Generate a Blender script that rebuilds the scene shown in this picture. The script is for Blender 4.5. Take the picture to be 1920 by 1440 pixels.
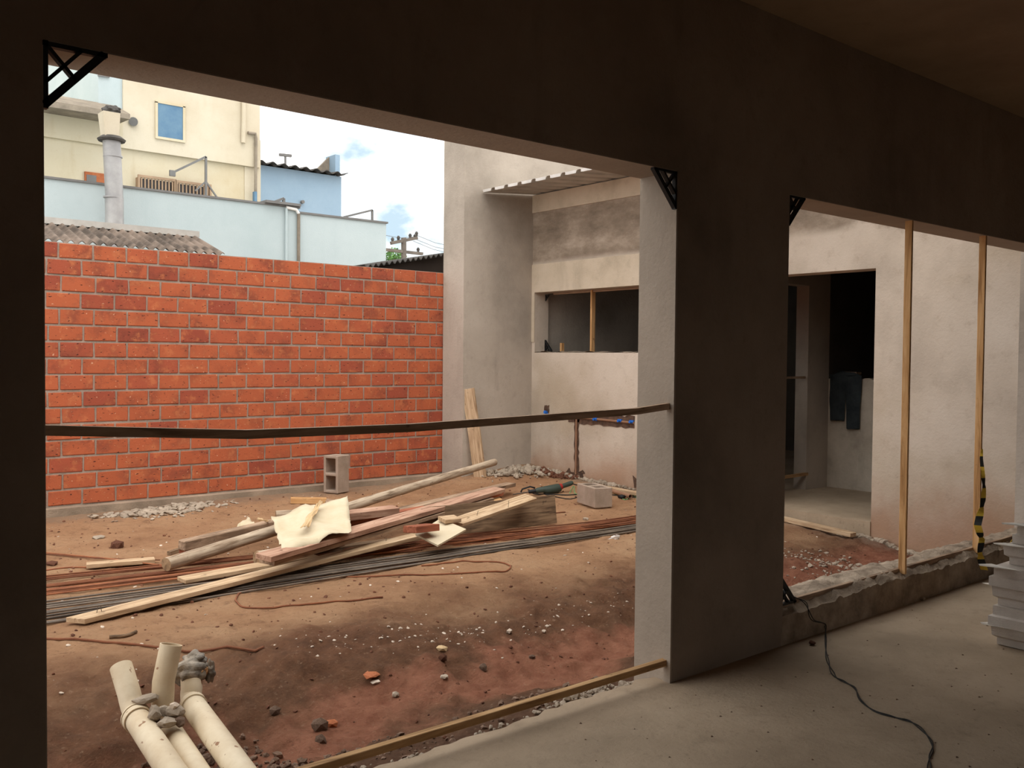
import bpy, bmesh, math, random
import numpy as np
from mathutils import Vector, Matrix

for o in list(bpy.data.objects):
    bpy.data.objects.remove(o, do_unlink=True)
scene = bpy.context.scene
COL = scene.collection
RNG = random.Random(7)

# ------------------------------------------------------------------ camera
# world: X runs along the near wall (to the right and away), Y out into the yard, Z up, Z=0 the room's floor
FPX = 1745.0
YAW, PIT, ROLL = [math.radians(a) for a in (39.92, 1.64, 0.514)]
CAM = Vector((0, 0, 1.40))
FW = Vector((math.sin(YAW) * math.cos(PIT), math.cos(YAW) * math.cos(PIT), -math.sin(PIT)))
_r = Vector((math.cos(YAW), -math.sin(YAW), 0))
_u = _r.cross(FW)
RT = math.cos(ROLL) * _r + math.sin(ROLL) * _u
UP = -math.sin(ROLL) * _r + math.cos(ROLL) * _u
cd = bpy.data.cameras.new('camera')
cd.sensor_fit = 'HORIZONTAL'
cd.sensor_width = 36
cd.lens = FPX / 1920 * 36
cd.clip_end = 500
cam = bpy.data.objects.new('camera', cd)
COL.objects.link(cam)
m = Matrix.Identity(4)
for i in range(3):
    m[i][0], m[i][1], m[i][2], m[i][3] = RT[i], UP[i], -FW[i], CAM[i]
cam.matrix_world = m
scene.camera = cam

# ------------------------------------------------------------------ sky, sun, exposure
SKY_STRENGTH = 1.9
SUN_STRENGTH = 1.3
world = bpy.data.worlds.new('sky')
scene.world = world
world.use_nodes = True
nt = world.node_tree
nt.nodes.clear()
wo = nt.nodes.new('ShaderNodeOutputWorld')
bg = nt.nodes.new('ShaderNodeBackground')
tc = nt.nodes.new('ShaderNodeTexCoord')
mp = nt.nodes.new('ShaderNodeMapping')
mp.inputs['Scale'].default_value = (1.0, 1.0, 1.6)
mp.inputs['Location'].default_value = (0.35, 0.1, 0.0)
mp.inputs['Rotation'].default_value = (0, 0, math.radians(-6.6))
no = nt.nodes.new('ShaderNodeTexNoise')
no.inputs['Scale'].default_value = 3.2
no.inputs['Detail'].default_value = 7
no.inputs['Roughness'].default_value = 0.55
rp = nt.nodes.new('ShaderNodeValToRGB')
rp.color_ramp.elements[0].position = 0.392
rp.color_ramp.elements[0].color = (0.29, 0.375, 0.435, 1)
rp.color_ramp.elements[1].position = 0.48
rp.color_ramp.elements[1].color = (1.0, 0.98, 0.95, 1)
nt.links.new(tc.outputs['Generated'], mp.inputs['Vector'])
nt.links.new(mp.outputs['Vector'], no.inputs['Vector'])
nt.links.new(no.outputs['Fac'], rp.inputs['Fac'])
nt.links.new(rp.outputs['Color'], bg.inputs['Color'])
bg.inputs['Strength'].default_value = SKY_STRENGTH
nt.links.new(bg.outputs['Background'], wo.inputs['Surface'])

sl = bpy.data.lights.new('sun', 'SUN')
sl.energy = SUN_STRENGTH
sl.angle = math.radians(50)
sl.color = (1.0, 0.96, 0.88)
sun = bpy.data.objects.new('sun', sl)
COL.objects.link(sun)
sun.rotation_euler = Vector((0.15, 0.5, -1.0)).to_track_quat('-Z', 'Y').to_euler()

vs = scene.view_settings
vs.view_transform = 'Standard'
vs.look = 'None'
vs.gamma = 1
vs.use_curve_mapping = False
vs.exposure = 0.25

# ------------------------------------------------------------------ helpers
def at(ax, v, x, y):
    """point on the plane ax = v that a sight line of the survey photo meets"""
    d = FW + (x - 960) / FPX * RT - (y - 720) / FPX * UP
    i = 'XYZ'.index(ax)
    return CAM + d * ((v - CAM[i]) / d[i])

def P(x, y, z):
    return at('Z', z, x, y)

def sst(a, b, x):
    t = np.clip((x - a) / (b - a), 0, 1)
    return t * t * (3 - 2 * t)

def ground_z(x, y):
    x = np.asarray(x, float)
    y = np.asarray(y, float)
    h = -0.085 + 0 * x
    h = h + 0.07 * sst(5.6, 7.4, x) * sst(4.9, 6.2, y)
    h = h + 0.06 * np.exp(-((x - 7.4) ** 2 + (y - 8.5) ** 2) / 0.55)
    h = h + 0.05 * sst(7.8, 8.7, y)
    h = h - 0.17 * np.exp(-((y - 3.62 - 0.06 * np.sin(x * 1.7)) / 0.42) ** 2) * (1 - 0.45 * sst(4.6, 6.2, x))
    h = h - 0.02 * sst(4.9, 4.0, y)
    h = h + 0.05 * sst(3.2, 2.8, y)
    h = h + 0.16 * sst(3.05, 2.84, y) * sst(3.7, 4.0, x)
    h = h - 0.10 * np.exp(-((x - 6.35) / 0.4) ** 2 - ((y - 3.25) / 0.25) ** 2)
    return h

def G(x, y, up=0.0):
    """where a sight line meets the ground"""
    d = FW + (x - 960) / FPX * RT - (y - 720) / FPX * UP
    z = -0.1
    for _ in range(30):
        p = CAM + d * ((z - CAM.z) / d.z)
        z = 0.5 * z + 0.5 * (float(ground_z(p.x, p.y)) + up)
    return CAM + d * ((z - CAM.z) / d.z)

def rgb(r, g, b, k=1.0):
    def f(c):
        c = c / 255
        return (c / 12.92 if c <= 0.04045 else ((c + 0.055) / 1.055) ** 2.4) * k
    return (f(r), f(g), f(b), 1)

def tag(o, label=None, cat=None, group=None, kind=None):
    if label: o['label'] = label
    if cat: o['category'] = cat
    if group: o['group'] = group
    if kind: o['kind'] = kind
    return o

def empty(name, loc=(0, 0, 0)):
    o = bpy.data.objects.new(name, None)
    o.location = loc
    o.empty_display_size = 0.1
    COL.objects.link(o)
    return o

def put(name, me, parent=None, mw=None):
    o = bpy.data.objects.new(name, me)
    COL.objects.link(o)
    if parent is not None:
        o.parent = parent
        o.matrix_parent_inverse = Matrix.Translation(parent.location).inverted()
    if mw is not None:
        o.matrix_basis = mw
    return o

class MB:
    """collects faces into one mesh"""
    def __init__(s):
        s.v, s.f, s.mi = [], [], []
    def add(s, v, f, mi=0):
        b = len(s.v)
        s.v += [tuple(p) for p in v]
        s.f += [tuple(b + i for i in q) for q in f]
        s.mi += [mi] * len(f)
        return s
    def box(s, x0, x1, y0, y1, z0, z1, mi=0):
        v = [(x0, y0, z0), (x1, y0, z0), (x1, y1, z0), (x0, y1, z0), (x0, y0, z1), (x1, y0, z1), (x1, y1, z1), (x0, y1, z1)]
        return s.add(v, [(0, 3, 2, 1), (4, 5, 6, 7), (0, 1, 5, 4), (1, 2, 6, 5), (2, 3, 7, 6), (3, 0, 4, 7)], mi)
    def bar(s, a, b, w, t, up=(0, 0, 1), mi=0):
        a, b = Vector(a), Vector(b)
        x = (b - a).normalized()
        up = Vector(up)
        y = up.cross(x)
        if y.length < 1e-5:
            y = Vector((0, 1, 0)).cross(x)
        y.normalize()
        z = x.cross(y)
        v = []
        for p in (a, b):
            for (i, j) in ((-1, -1), (1, -1), (1, 1), (-1, 1)):
                v.append(p + y * (i * w / 2) + z * (j * t / 2))
        return s.add(v, [(0, 3, 2, 1), (4, 5, 6, 7), (0, 1, 5, 4), (1, 2, 6, 5), (2, 3, 7, 6), (3, 0, 4, 7)], mi)
    def tube(s, pts, r, n=8, cap=True, mi=0, wob=0.0, rng=None):
        pts = [Vector(p) for p in pts]
        rr = r if isinstance(r, (list, tuple)) else [r] * len(pts)
        T = []
        for i in range(len(pts)):
            a = pts[max(i - 1, 0)]
            b = pts[min(i + 1, len(pts) - 1)]
            T.append((b - a).normalized())
        ref = Vector((0, 0, 1)) if abs(T[0].z) < 0.9 else Vector((1, 0, 0))
        u = (ref - T[0] * ref.dot(T[0])).normalized()
        v, f = [], []
        for i, p in enumerate(pts):
            u = (u - T[i] * u.dot(T[i])).normalized()
            w = T[i].cross(u)
            for k in range(n):
                a = 2 * math.pi * k / n
                q = rr[i] * (1 + (rng.uniform(-wob, wob) if rng else 0))
                v.append(p + u * (math.cos(a) * q) + w * (math.sin(a) * q))
        for i in range(len(pts) - 1):
            for k in range(n):
                k2 = (k + 1) % n
                f.append((i * n + k, i * n + k2, (i + 1) * n + k2, (i + 1) * n + k))
        if cap:
            f.append(tuple(reversed(range(n))))
            f.append(tuple(range((len(pts) - 1) * n, len(pts) * n)))
        return s.add(v, f, mi)
    def hollow(s, pts, r, ri, n=24):
        """open pipe with a wall thickness"""
        b0 = len(s.v)
        s.tube(pts, r, n, cap=False)
        b1 = len(s.v)
        s.tube(pts, ri, n, cap=False)
        nf = (len(pts) - 1) * n
        s.f[-nf:] = [tuple(reversed(q)) for q in s.f[-nf:]]
        L = (len(pts) - 1) * n
        for k in range(n):
            k2 = (k + 1) % n
            s.f.append((b0 + k2, b0 + k, b1 + k, b1 + k2)); s.mi.append(0)
            s.f.append((b0 + L + k, b0 + L + k2, b1 + L + k2, b1 + L + k)); s.mi.append(0)
        return s
    def cells(s, xs, ys, solid, z0, z1):
        """extrude the solid cells of a grid (block with holes)"""
        nx, ny = len(xs) - 1, len(ys) - 1
        S = lambda i, j: 0 <= i < nx and 0 <= j < ny and solid(i, j)
        for i in range(nx):
            for j in range(ny):
                if not S(i, j): continue
                x0, x1, y0, y1 = xs[i], xs[i + 1], ys[j], ys[j + 1]
                s.add([(x0, y0, z1), (x1, y0, z1), (x1, y1, z1), (x0, y1, z1)], [(0, 1, 2, 3)])
                s.add([(x0, y0, z0), (x1, y0, z0), (x1, y1, z0), (x0, y1, z0)], [(3, 2, 1, 0)])
                if not S(i - 1, j): s.add([(x0, y0, z0), (x0, y1, z0), (x0, y1, z1), (x0, y0, z1)], [(3, 2, 1, 0)])
                if not S(i + 1, j): s.add([(x1, y0, z0), (x1, y1, z0), (x1, y1, z1), (x1, y0, z1)], [(0, 1, 2, 3)])
                if not S(i, j - 1): s.add([(x0, y0, z0), (x1, y0, z0), (x1, y0, z1), (x0, y0, z1)], [(0, 1, 2, 3)])
                if not S(i, j + 1): s.add([(x0, y1, z0), (x1, y1, z0), (x1, y1, z1), (x0, y1, z1)], [(3, 2, 1, 0)])
        return s
    def mesh(s, name, mats, smooth=None, weld=False):
        me = bpy.data.meshes.new(name)
        me.from_pydata([tuple(p) for p in s.v], [], s.f)
        for mt in (mats if isinstance(mats, (list, tuple)) else [mats]):
            me.materials.append(mt)
        if any(s.mi):
            me.polygons.foreach_set('material_index', s.mi)
        if weld:
            bm = bmesh.new(); bm.from_mesh(me)
            bmesh.ops.remove_doubles(bm, verts=bm.verts, dist=1e-5)
            bmesh.ops.recalc_face_normals(bm, faces=bm.faces)
            bm.to_mesh(me); bm.free()
        if smooth:
            me.polygons.foreach_set('use_smooth', [True] * len(me.polygons))
            if smooth is not True:
                me.set_sharp_from_angle(angle=math.radians(smooth))
        me.update()
        return me
    def build(s, name, mats, parent=None, smooth=None, weld=False):
        return put(name, s.mesh(name, mats, smooth, weld), parent)

def bevel_mesh(me, w, seg=1):
    bm = bmesh.new(); bm.from_mesh(me)
    bmesh.ops.remove_doubles(bm, verts=bm.verts, dist=1e-6)
    es = [e for e in bm.edges if len(e.link_faces) == 2 and e.calc_face_angle(0) > 0.5]
    bmesh.ops.bevel(bm, geom=es, offset=w, segments=seg, affect='EDGES', profile=0.5)
    bm.to_mesh(me); bm.free()
    me.update()
    return me

_TAB = {}
def vnoise(xs, ys, seed, cell):
    """smooth value noise on arrays"""
    tab = _TAB.get(seed)
    if tab is None:
        tab = _TAB[seed] = np.random.RandomState(seed).rand(256, 256)
    gx, gy = xs / cell, ys / cell
    ix, iy = np.floor(gx).astype(int), np.floor(gy).astype(int)
    fx, fy = gx - ix, gy - iy
    fx, fy = fx * fx * (3 - 2 * fx), fy * fy * (3 - 2 * fy)
    a = tab[ix % 256, iy % 256]; b = tab[(ix + 1) % 256, iy % 256]
    c = tab[ix % 256, (iy + 1) % 256]; d = tab[(ix + 1) % 256, (iy + 1) % 256]
    return (a * (1 - fx) + b * fx) * (1 - fy) + (c * (1 - fx) + d * fx) * fy - 0.5

# ------------------------------------------------------------------ materials
class N:
    """small node-tree writer"""
    def __init__(s, name, rough=0.9, spec=0.25):
        s.m = bpy.data.materials.new(name)
        s.m.use_nodes = True
        s.t = s.m.node_tree
        s.b = s.t.nodes['Principled BSDF']
        s.b.inputs['Roughness'].default_value = rough
        s.b.inputs['Specular IOR Level'].default_value = spec
    def n(s, kind, **kw):
        nd = s.t.nodes.new('ShaderNode' + kind)
        for k, v in kw.items():
            setattr(nd, k, v)
        return nd
    def l(s, a, b): s.t.links.new(a, b)
    def coord(s, mode='Object', scale=(1, 1, 1), loc=(0, 0, 0)):
        mp = s.n('Mapping')
        mp.inputs['Scale'].default_value = scale
        mp.inputs['Location'].default_value = loc
        if mode == 'World':
            s.l(s.n('NewGeometry').outputs['Position'], mp.inputs['Vector'])
        else:
            s.l(s.n('TexCoord').outputs[mode], mp.inputs['Vector'])
        return mp.outputs['Vector']
    def noise(s, vec, scale, detail=5, rough=0.6, dist=0):
        nd = s.n('TexNoise')
        nd.inputs['Scale'].default_value = scale
        nd.inputs['Detail'].default_value = detail
        nd.inputs['Roughness'].default_value = rough
        nd.inputs['Distortion'].default_value = dist
        s.l(vec, nd.inputs['Vector'])
        return nd.outputs['Fac']
    def ramp(s, fac, stops):
        r = s.n('ValToRGB')
        el = r.color_ramp.elements
        while len(el) < len(stops): el.new(0.5)
        for e, (p, c) in zip(el, stops):
            e.position = p
            e.color = c if isinstance(c, tuple) else (c, c, c, 1)
        s.l(fac, r.inputs['Fac'])
        return r.outputs['Color']
    def mix(s, fac, a, b, mode='MIX'):
        x = s.n('Mix', data_type='RGBA', blend_type=mode)
        for sock, v in ((x.inputs[0], fac), (x.inputs[6], a), (x.inputs[7], b)):
            if hasattr(v, 'is_linked') or hasattr(v, 'node'): s.l(v, sock)
            else: sock.default_value = v
        return x.outputs[2]
    def math(s, op, a, b=0.0, c=None):
        x = s.n('Math', operation=op)
        for i, v in enumerate((a, b) if c is None else (a, b, c)):
            if hasattr(v, 'node'): s.l(v, x.inputs[i])
            else: x.inputs[i].default_value = v
        return x.outputs[0]
    def rng(s, v, a, b, c=0.0, d=1.0):
        x = s.n('MapRange')
        x.interpolation_type = 'SMOOTHSTEP'
        s.l(v, x.inputs[0])
        for i, q in enumerate((a, b, c, d)): x.inputs[i + 1].default_value = q
        return x.outputs[0]
    def bump(s, h, strength=0.4, dist=0.01):
        b = s.n('Bump')
        b.inputs['Strength'].default_value = strength
        b.inputs['Distance'].default_value = dist
        s.l(h, b.inputs['Height'])
        s.l(b.outputs['Normal'], s.b.inputs['Normal'])
    def col(s, c):
        if hasattr(c, 'node'): s.l(c, s.b.inputs['Base Color'])
        else: s.b.inputs['Base Color'].default_value = c
        return s.m

def noisy(name, c1, c2, scale=3.0, rough=0.9, bump=0.3, bscale=60, mode='Object', spec=0.25, lo=0.35, hi=0.65, specks=None, each=0.0):
    w = N(name, rough, spec)
    v = w.coord(mode)
    c = w.ramp(w.noise(v, scale, 6, 0.65), [(lo, c1), (hi, c2)])
    if specks:
        c = w.mix(w.rng(w.noise(v, specks[1], 2, 0.5), specks[2], specks[2] + 0.06), c, specks[0])
    if each:   # every piece has its own tone
        c = w.mix(w.math('MULTIPLY', w.n('ObjectInfo').outputs['Random'], each), c, tuple(q * 0.35 for q in c2[:3]) + (1,))
    if bump:
        w.bump(w.noise(v, bscale, 4, 0.6), bump, 0.01)
    return w.col(c)

def wood(name, c1, c2, c3, rough=0.85, knots=True):
    w = N(name, rough, 0.2)
    v = w.coord('Object', (1.2, 14, 14))
    oi = w.n('ObjectInfo')
    off = w.n('VectorMath', operation='ADD')
    w.l(v, off.inputs[0])
    cmb = w.n('CombineXYZ')
    w.l(w.math('MULTIPLY', oi.outputs['Random'], 40.0), cmb.inputs[0])
    w.l(cmb.outputs[0], off.inputs[1])
    v = off.outputs[0]
    g = w.noise(v, 2.2, 6, 0.6, 0.8)
    c = w.ramp(g, [(0.34, tuple(q * 0.8 for q in c2[:3]) + (1,)), (0.48, c1), (0.64, c3)])
    big = w.noise(w.coord('Object', (2, 4, 4)), 1.5, 4, 0.6)
    c = w.mix(w.rng(big, 0.5, 0.7, 0, 0.55), c, c2)
    c = w.mix(w.rng(w.noise(w.coord('Object', (5, 9, 9)), 2.0, 3, 0.6), 0.66, 0.74, 0, 0.7), c, tuple(q * 0.45 for q in c2[:3]) + (1,))
    w.bump(g, 0.35, 0.004)
    return w.col(c)

def metal(name, c1, c2, scale=8, rough=0.5, met=0.6):
    w = N(name, rough, 0.5)
    w.b.inputs['Metallic'].default_value = met
    v = w.coord('Object')
    return w.col(w.ramp(w.noise(v, scale, 5, 0.6), [(0.35, c1), (0.65, c2)]))

def plain(name, c, rough=0.7, spec=0.3):
    return noisy(name, c, tuple(x * 0.82 for x in c[:3]) + (1,), 5, rough, 0.1, 60, 'Object', spec)

M = {}
# plaster of the near wall and the boundary wall
def plaster(name, base, dark, light, stain=0.5, scale=0.9, splash=False):
    w = N(name, 0.92, 0.15)
    v = w.coord('World')
    c = w.ramp(w.noise(v, scale, 7, 0.62), [(0.3, dark), (0.5, base), (0.72, light)])
    vs_ = w.coord('World', (2.2, 2.2, 0.5))
    c = w.mix(w.rng(w.noise(vs_, 1.6, 5, 0.6), 0.55, 0.75, 0, stain), c, dark)
    if splash:
        z = w.n('SeparateXYZ'); w.l(w.n('NewGeometry').outputs['Position'], z.inputs[0])
        hz = w.math('ADD', z.outputs[2], w.math('MULTIPLY', w.math('SUBTRACT', w.noise(v, 1.3, 5), 0.5), -0.8))
        c = w.mix(w.rng(hz, 0.42, -0.05, 0, 0.75), c, splash)
    c = w.mix(w.rng(w.noise(v, 9, 7, 0.7), 0.52, 0.75, 0, 0.35), c, dark)
    c = w.mix(w.rng(w.noise(v, 26, 5, 0.7), 0.60, 0.74, 0, 0.30), c, dark)
    w.bump(w.noise(v, 45, 5, 0.65), 0.45, 0.008)
    return w.col(c)

M['near_wall'] = plaster('near_wall_plaster', rgb(150, 134, 120), rgb(122, 109, 97), rgb(166, 150, 135))
M['jamb'] = plaster('jamb_plaster', rgb(170, 155, 140), rgb(152, 139, 125), rgb(182, 167, 152), 0.3)
M['boundary'] = plaster('boundary_plaster', rgb(176, 164, 151), rgb(146, 136, 124), rgb(190, 178, 165), 0.45, 0.8)
M['ceiling'] = plaster('ceiling_plaster', rgb(170, 145, 120), rgb(150, 126, 104), rgb(182, 158, 132), 0.3)
M['shaded_room'] = plaster('shaded_room_plaster', rgb(88, 80, 72), rgb(70, 64, 58), rgb(100, 92, 82))  # plaster tone lowered, the rooms' shade is put into the colour
M['rough_wall'] = plaster('rough_wall_plaster', rgb(184, 172, 156), rgb(150, 138, 124), rgb(204, 192, 176), 0.5, 2.5)

# wall with the window and the doorway: zones of old grey cement and new pinkish render
w = N('yard_wall_plaster', 0.93, 0.15)
v = w.coord('World')
nz = w.noise(v, 1.1, 7, 0.6)
pink = w.ramp(nz, [(0.3, rgb(176, 162, 147)), (0.5, rgb(198, 183, 167)), (0.7, rgb(208, 194, 179))])
grey = w.ramp(w.noise(w.coord('World', (1, 1, 2.2)), 1.8, 8, 0.7), [(0.3, rgb(112, 99, 86)), (0.5, rgb(146, 131, 115)), (0.72, rgb(184, 168, 151))])
sp = w.n('SeparateXYZ'); w.l(w.n('NewGeometry').outputs['Position'], sp.inputs[0])
ragged = w.math('MULTIPLY', w.math('SUBTRACT', w.noise(v, 2.6, 6, 0.65), 0.5), 0.55)
zz = w.math('ADD', sp.outputs[2], w.math('MULTIPLY', ragged, w.rng(sp.outputs[1], 4.6, 4.1)))
c = w.mix(w.rng(zz, 2.50, 2.60), pink, grey)
lower = w.math('ADD', sp.outputs[2], ragged)
patch = w.math('MULTIPLY', w.rng(w.noise(v, 0.8, 4, 0.5), 0.48, 0.66, 0, 0.6), w.rng(lower, 2.5, 2.2))
c = w.mix(patch, c, rgb(168, 150, 126))
hz = w.math('ADD', sp.outputs[2], w.math('MULTIPLY', w.math('SUBTRACT', w.noise(v, 1.2, 5), 0.5), -0.9))
c = w.mix(w.rng(hz, 0.55, -0.05, 0, 0.8), c, rgb(160, 120, 92))
c = w.mix(w.rng(w.noise(v, 8, 7, 0.7), 0.52, 0.75, 0, 0.35), c, rgb(146, 126, 108))
c = w.mix(w.rng(w.noise(v, 34, 4, 0.7), 0.66, 0.76, 0, 0.5), c, rgb(120, 100, 86))
w.bump(w.noise(v, 40, 5, 0.65), 0.45, 0.008)
M['yard_wall'] = w.col(c)
M['band'] = plaster('band_plaster', rgb(200, 184, 162), rgb(170, 156, 136), rgb(212, 196, 176), 0.45, 1.6)

# brick
w = N('clay_brick', 0.88, 0.2)
oi = w.n('ObjectInfo')
def shifted(scale):
    a = w.n('VectorMath', operation='ADD')
    w.l(w.coord('World', scale), a.inputs[0])
    cb_ = w.n('CombineXYZ')
    w.l(w.math('MULTIPLY', oi.outputs['Random'], 37.0), cb_.inputs[0]); w.l(w.math('MULTIPLY', oi.outputs['Random'], 91.0), cb_.inputs[2])
    w.l(cb_.outputs[0], a.inputs[1])
    return a.outputs[0]
v = shifted((1, 1, 1))
tone = w.ramp(oi.outputs['Random'], [(0.0, rgb(170, 90, 60)), (0.55, rgb(176, 94, 62)), (0.85, rgb(164, 84, 60)), (1.0, rgb(148, 74, 56))])
tone = w.mix(w.rng(w.noise(v, 5.0, 6, 0.65), 0.47, 0.66, 0, 0.8), tone, rgb(118, 62, 50))
tone = w.mix(w.rng(w.noise(v, 10.0, 4, 0.6), 0.50, 0.70, 0, 0.7), tone, rgb(196, 116, 76))
tone = w.mix(w.rng(w.noise(shifted((24, 24, 70)), 1.0, 2, 0.5), 0.655, 0.69), tone, rgb(70, 38, 32))
tone = w.mix(w.rng(w.noise(v, 42, 2, 0.5), 0.68, 0.73, 0, 0.85), tone, rgb(208, 160, 130))
w.bump(w.noise(v, 70, 5, 0.6), 0.4, 0.006)
M['brick'] = w.col(tone)
M['mortar'] = noisy('mortar', rgb(172, 152, 138), rgb(146, 130, 116), 6, 0.95, 0.6, 90, 'World')
M['footing'] = noisy('footing_concrete', rgb(166, 146, 126), rgb(128, 112, 96), 3, 0.95, 0.5, 70, 'World')

# earth
w = N('earth', 0.95, 0.12)
v = w.coord('World')
n1 = w.noise(v, 1.3, 7, 0.6)
n2 = w.noise(v, 9, 6, 0.7)
sp = w.n('SeparateXYZ'); w.l(w.n('NewGeometry').outputs['Position'], sp.inputs[0])
X_, Y_ = sp.outputs[0], sp.outputs[1]
dry = w.ramp(n1, [(0.3, rgb(170, 126, 94)), (0.5, rgb(192, 148, 112)), (0.7, rgb(204, 164, 128))])
dry = w.mix(w.rng(n2, 0.52, 0.7, 0, 0.5), dry, rgb(128, 92, 70))
fine = w.noise(v, 34, 6, 0.75)
grain = w.noise(v, 110, 3, 0.7)
yw = w.math('ADD', Y_, w.math('MULTIPLY', w.math('SUBTRACT', n1, 0.5), 1.4))
yw2 = w.math('ADD', Y_, w.math('MULTIPLY', w.math('SUBTRACT', w.noise(v, 2.2, 6, 0.6), 0.5), 1.0))
damp = w.ramp(n2, [(0.3, rgb(84, 56, 44)), (0.6, rgb(126, 86, 64))])
c = w.mix(w.math('MULTIPLY', w.rng(yw, 5.0, 4.2), 0.85), dry, damp)
red = w.ramp(n2, [(0.3, rgb(168, 106, 82)), (0.65, rgb(196, 136, 108))])
band = w.math('MULTIPLY', w.rng(yw2, 3.35, 3.6), w.rng(yw2, 4.0, 3.75))
c = w.mix(w.math('MULTIPLY', band, 0.85), c, red)
near = w.ramp(n2, [(0.3, rgb(90, 66, 52)), (0.6, rgb(126, 96, 76))])
c = w.mix(w.math('MULTIPLY', w.rng(yw2, 3.5, 3.2), 0.8), c, near)
rx = w.math('MULTIPLY', w.rng(X_, 4.6, 5.2), w.rng(w.math('ADD', Y_, w.math('MULTIPLY', w.math('SUBTRACT', n1, 0.5), 0.8)), 4.3, 3.9))
c = w.mix(w.math('MULTIPLY', rx, 0.8), c, w.ramp(n2, [(0.3, rgb(130, 80, 62)), (0.65, rgb(172, 116, 92))]))
dust = w.math('MULTIPLY', w.rng(w.math('ADD', Y_, w.math('MULTIPLY', w.math('SUBTRACT', n2, 0.5), 0.8)), 8.35, 8.8), 0.6)
c = w.mix(dust, c, rgb(158, 136, 116))
dustx = w.math('MULTIPLY', w.rng(w.math('ADD', X_, w.math('MULTIPLY', w.math('SUBTRACT', n2, 0.5), 0.7)), 7.15, 7.5), 0.6)
c = w.mix(dustx, c, rgb(164, 146, 128))
c = w.mix(w.rng(fine, 0.54, 0.72, 0, 0.45), c, rgb(100, 68, 52))
c = w.mix(w.rng(fine, 0.44, 0.30, 0, 0.40), c, rgb(206, 172, 142))
c = w.mix(w.rng(grain, 0.62, 0.74, 0, 0.4), c, rgb(84, 56, 44))
w.bump(w.noise(v, 22, 9, 0.75), 1.0, 0.05)
M['earth'] = w.col(c)

# room floor
w = N('floor_screed', 0.85, 0.2)
v = w.coord('World')
c = w.ramp(w.noise(v, 1.0, 7, 0.6), [(0.3, rgb(142, 124, 103)), (0.5, rgb(170, 150, 127)), (0.7, rgb(188, 168, 145))])
c = w.mix(w.rng(w.noise(v, 5, 6, 0.65), 0.55, 0.75, 0, 0.4), c, rgb(126, 110, 92))
c = w.mix(w.rng(w.noise(v, 55, 2, 0.5), 0.74, 0.78, 0, 0.7), c, rgb(92, 78, 64))
c = w.mix(w.rng(w.noise(v, 18, 6, 0.75), 0.55, 0.72, 0, 0.4), c, rgb(112, 96, 80))
w.bump(w.noise(v, 40, 7, 0.7), 0.5, 0.01)
M['floor'] = w.col(c)
M['rough_concrete'] = noisy('rough_concrete', rgb(176, 158, 138), rgb(126, 110, 94), 7, 0.95, 0.8, 60, 'World')
M['block'] = noisy('block_concrete', rgb(174, 154, 138), rgb(152, 134, 118), 6, 0.95, 0.6, 120, 'Object')
M['rubble'] = noisy('rubble_mortar', rgb(178, 162, 144), rgb(144, 130, 114), 5, 0.95, 0.5, 60, 'World')
M['chips'] = noisy('white_chips', rgb(214, 198, 182), rgb(188, 168, 148), 9, 0.9, 0.3, 60, 'World')
M['clod'] = noisy('earth_clod', rgb(120, 78, 58), rgb(84, 54, 42), 8, 0.95, 0.7, 50, 'Object')
M['dark_clod'] = noisy('dark_clod', rgb(140, 114, 96), rgb(104, 82, 68), 8, 0.95, 0.7, 50, 'Object')
M['shard'] = noisy('clay_shard', rgb(184, 112, 72), rgb(156, 88, 58), 5, 0.85, 0.2, 60)

M['pine'] = wood('pale_pine', rgb(186, 158, 126), rgb(162, 132, 102), rgb(202, 176, 146))
M['pink_wood'] = wood('reddish_plank', rgb(172, 134, 112), rgb(144, 106, 86), rgb(188, 154, 132))
M['grey_wood'] = wood('weathered_plank', rgb(150, 124, 102), rgb(112, 92, 76), rgb(178, 152, 128))
M['dark_wood'] = wood('dark_board', rgb(122, 98, 76), rgb(88, 70, 54), rgb(148, 122, 96))
M['red_wood'] = wood('red_block', rgb(150, 88, 64), rgb(116, 66, 48), rgb(172, 106, 80))
M['batten'] = wood('batten_wood', rgb(176, 138, 96), rgb(142, 108, 74), rgb(198, 160, 116))
M['lath'] = wood('lath_wood', rgb(200, 154, 104), rgb(176, 130, 84), rgb(212, 170, 122))
M['rail'] = wood('rail_wood', rgb(190, 160, 134), rgb(160, 132, 108), rgb(206, 176, 150))
M['log'] = wood('peeled_log', rgb(172, 152, 130), rgb(132, 110, 90), rgb(196, 178, 156))
M['log_end'] = noisy('log_end_grain', rgb(168, 138, 106), rgb(126, 100, 76), 30, 0.9, 0.3, 80)
M['rust'] = noisy('rusty_steel', rgb(176, 112, 76), rgb(132, 80, 56), 7, 0.85, 0.3, 90, 'World', 0.3, each=0.8)
M['steel'] = noisy('bare_steel', rgb(132, 116, 100), rgb(94, 80, 68), 6, 0.6, 0.3, 120, 'World', 0.5, each=0.85)
M['paper'] = noisy('cream_paper', rgb(206, 192, 166), rgb(194, 178, 148), 5, 0.9, 0.15, 30)
M['tan_paper'] = noisy('tan_paper', rgb(206, 178, 138), rgb(190, 160, 120), 5, 0.9, 0.15, 30)
M['pvc'] = noisy('dusty_pvc', rgb(226, 210, 182), rgb(206, 184, 152), 5, 0.6, 0.08, 40, 'Object', 0.35, 0.35, 0.65, (rgb(150, 112, 82), 26, 0.68))
M['bag'] = noisy('grey_plastic_bag', rgb(168, 154, 136), rgb(72, 64, 56), 14, 0.65, 0.2, 20, 'Object', 0.5)
M['bag_tan'] = noisy('tan_wrapper', rgb(214, 168, 118), rgb(186, 140, 98), 10, 0.5, 0.2, 20)
M['black'] = plain('black_plastic', (0.012, 0.012, 0.013, 1), 0.55)
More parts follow.
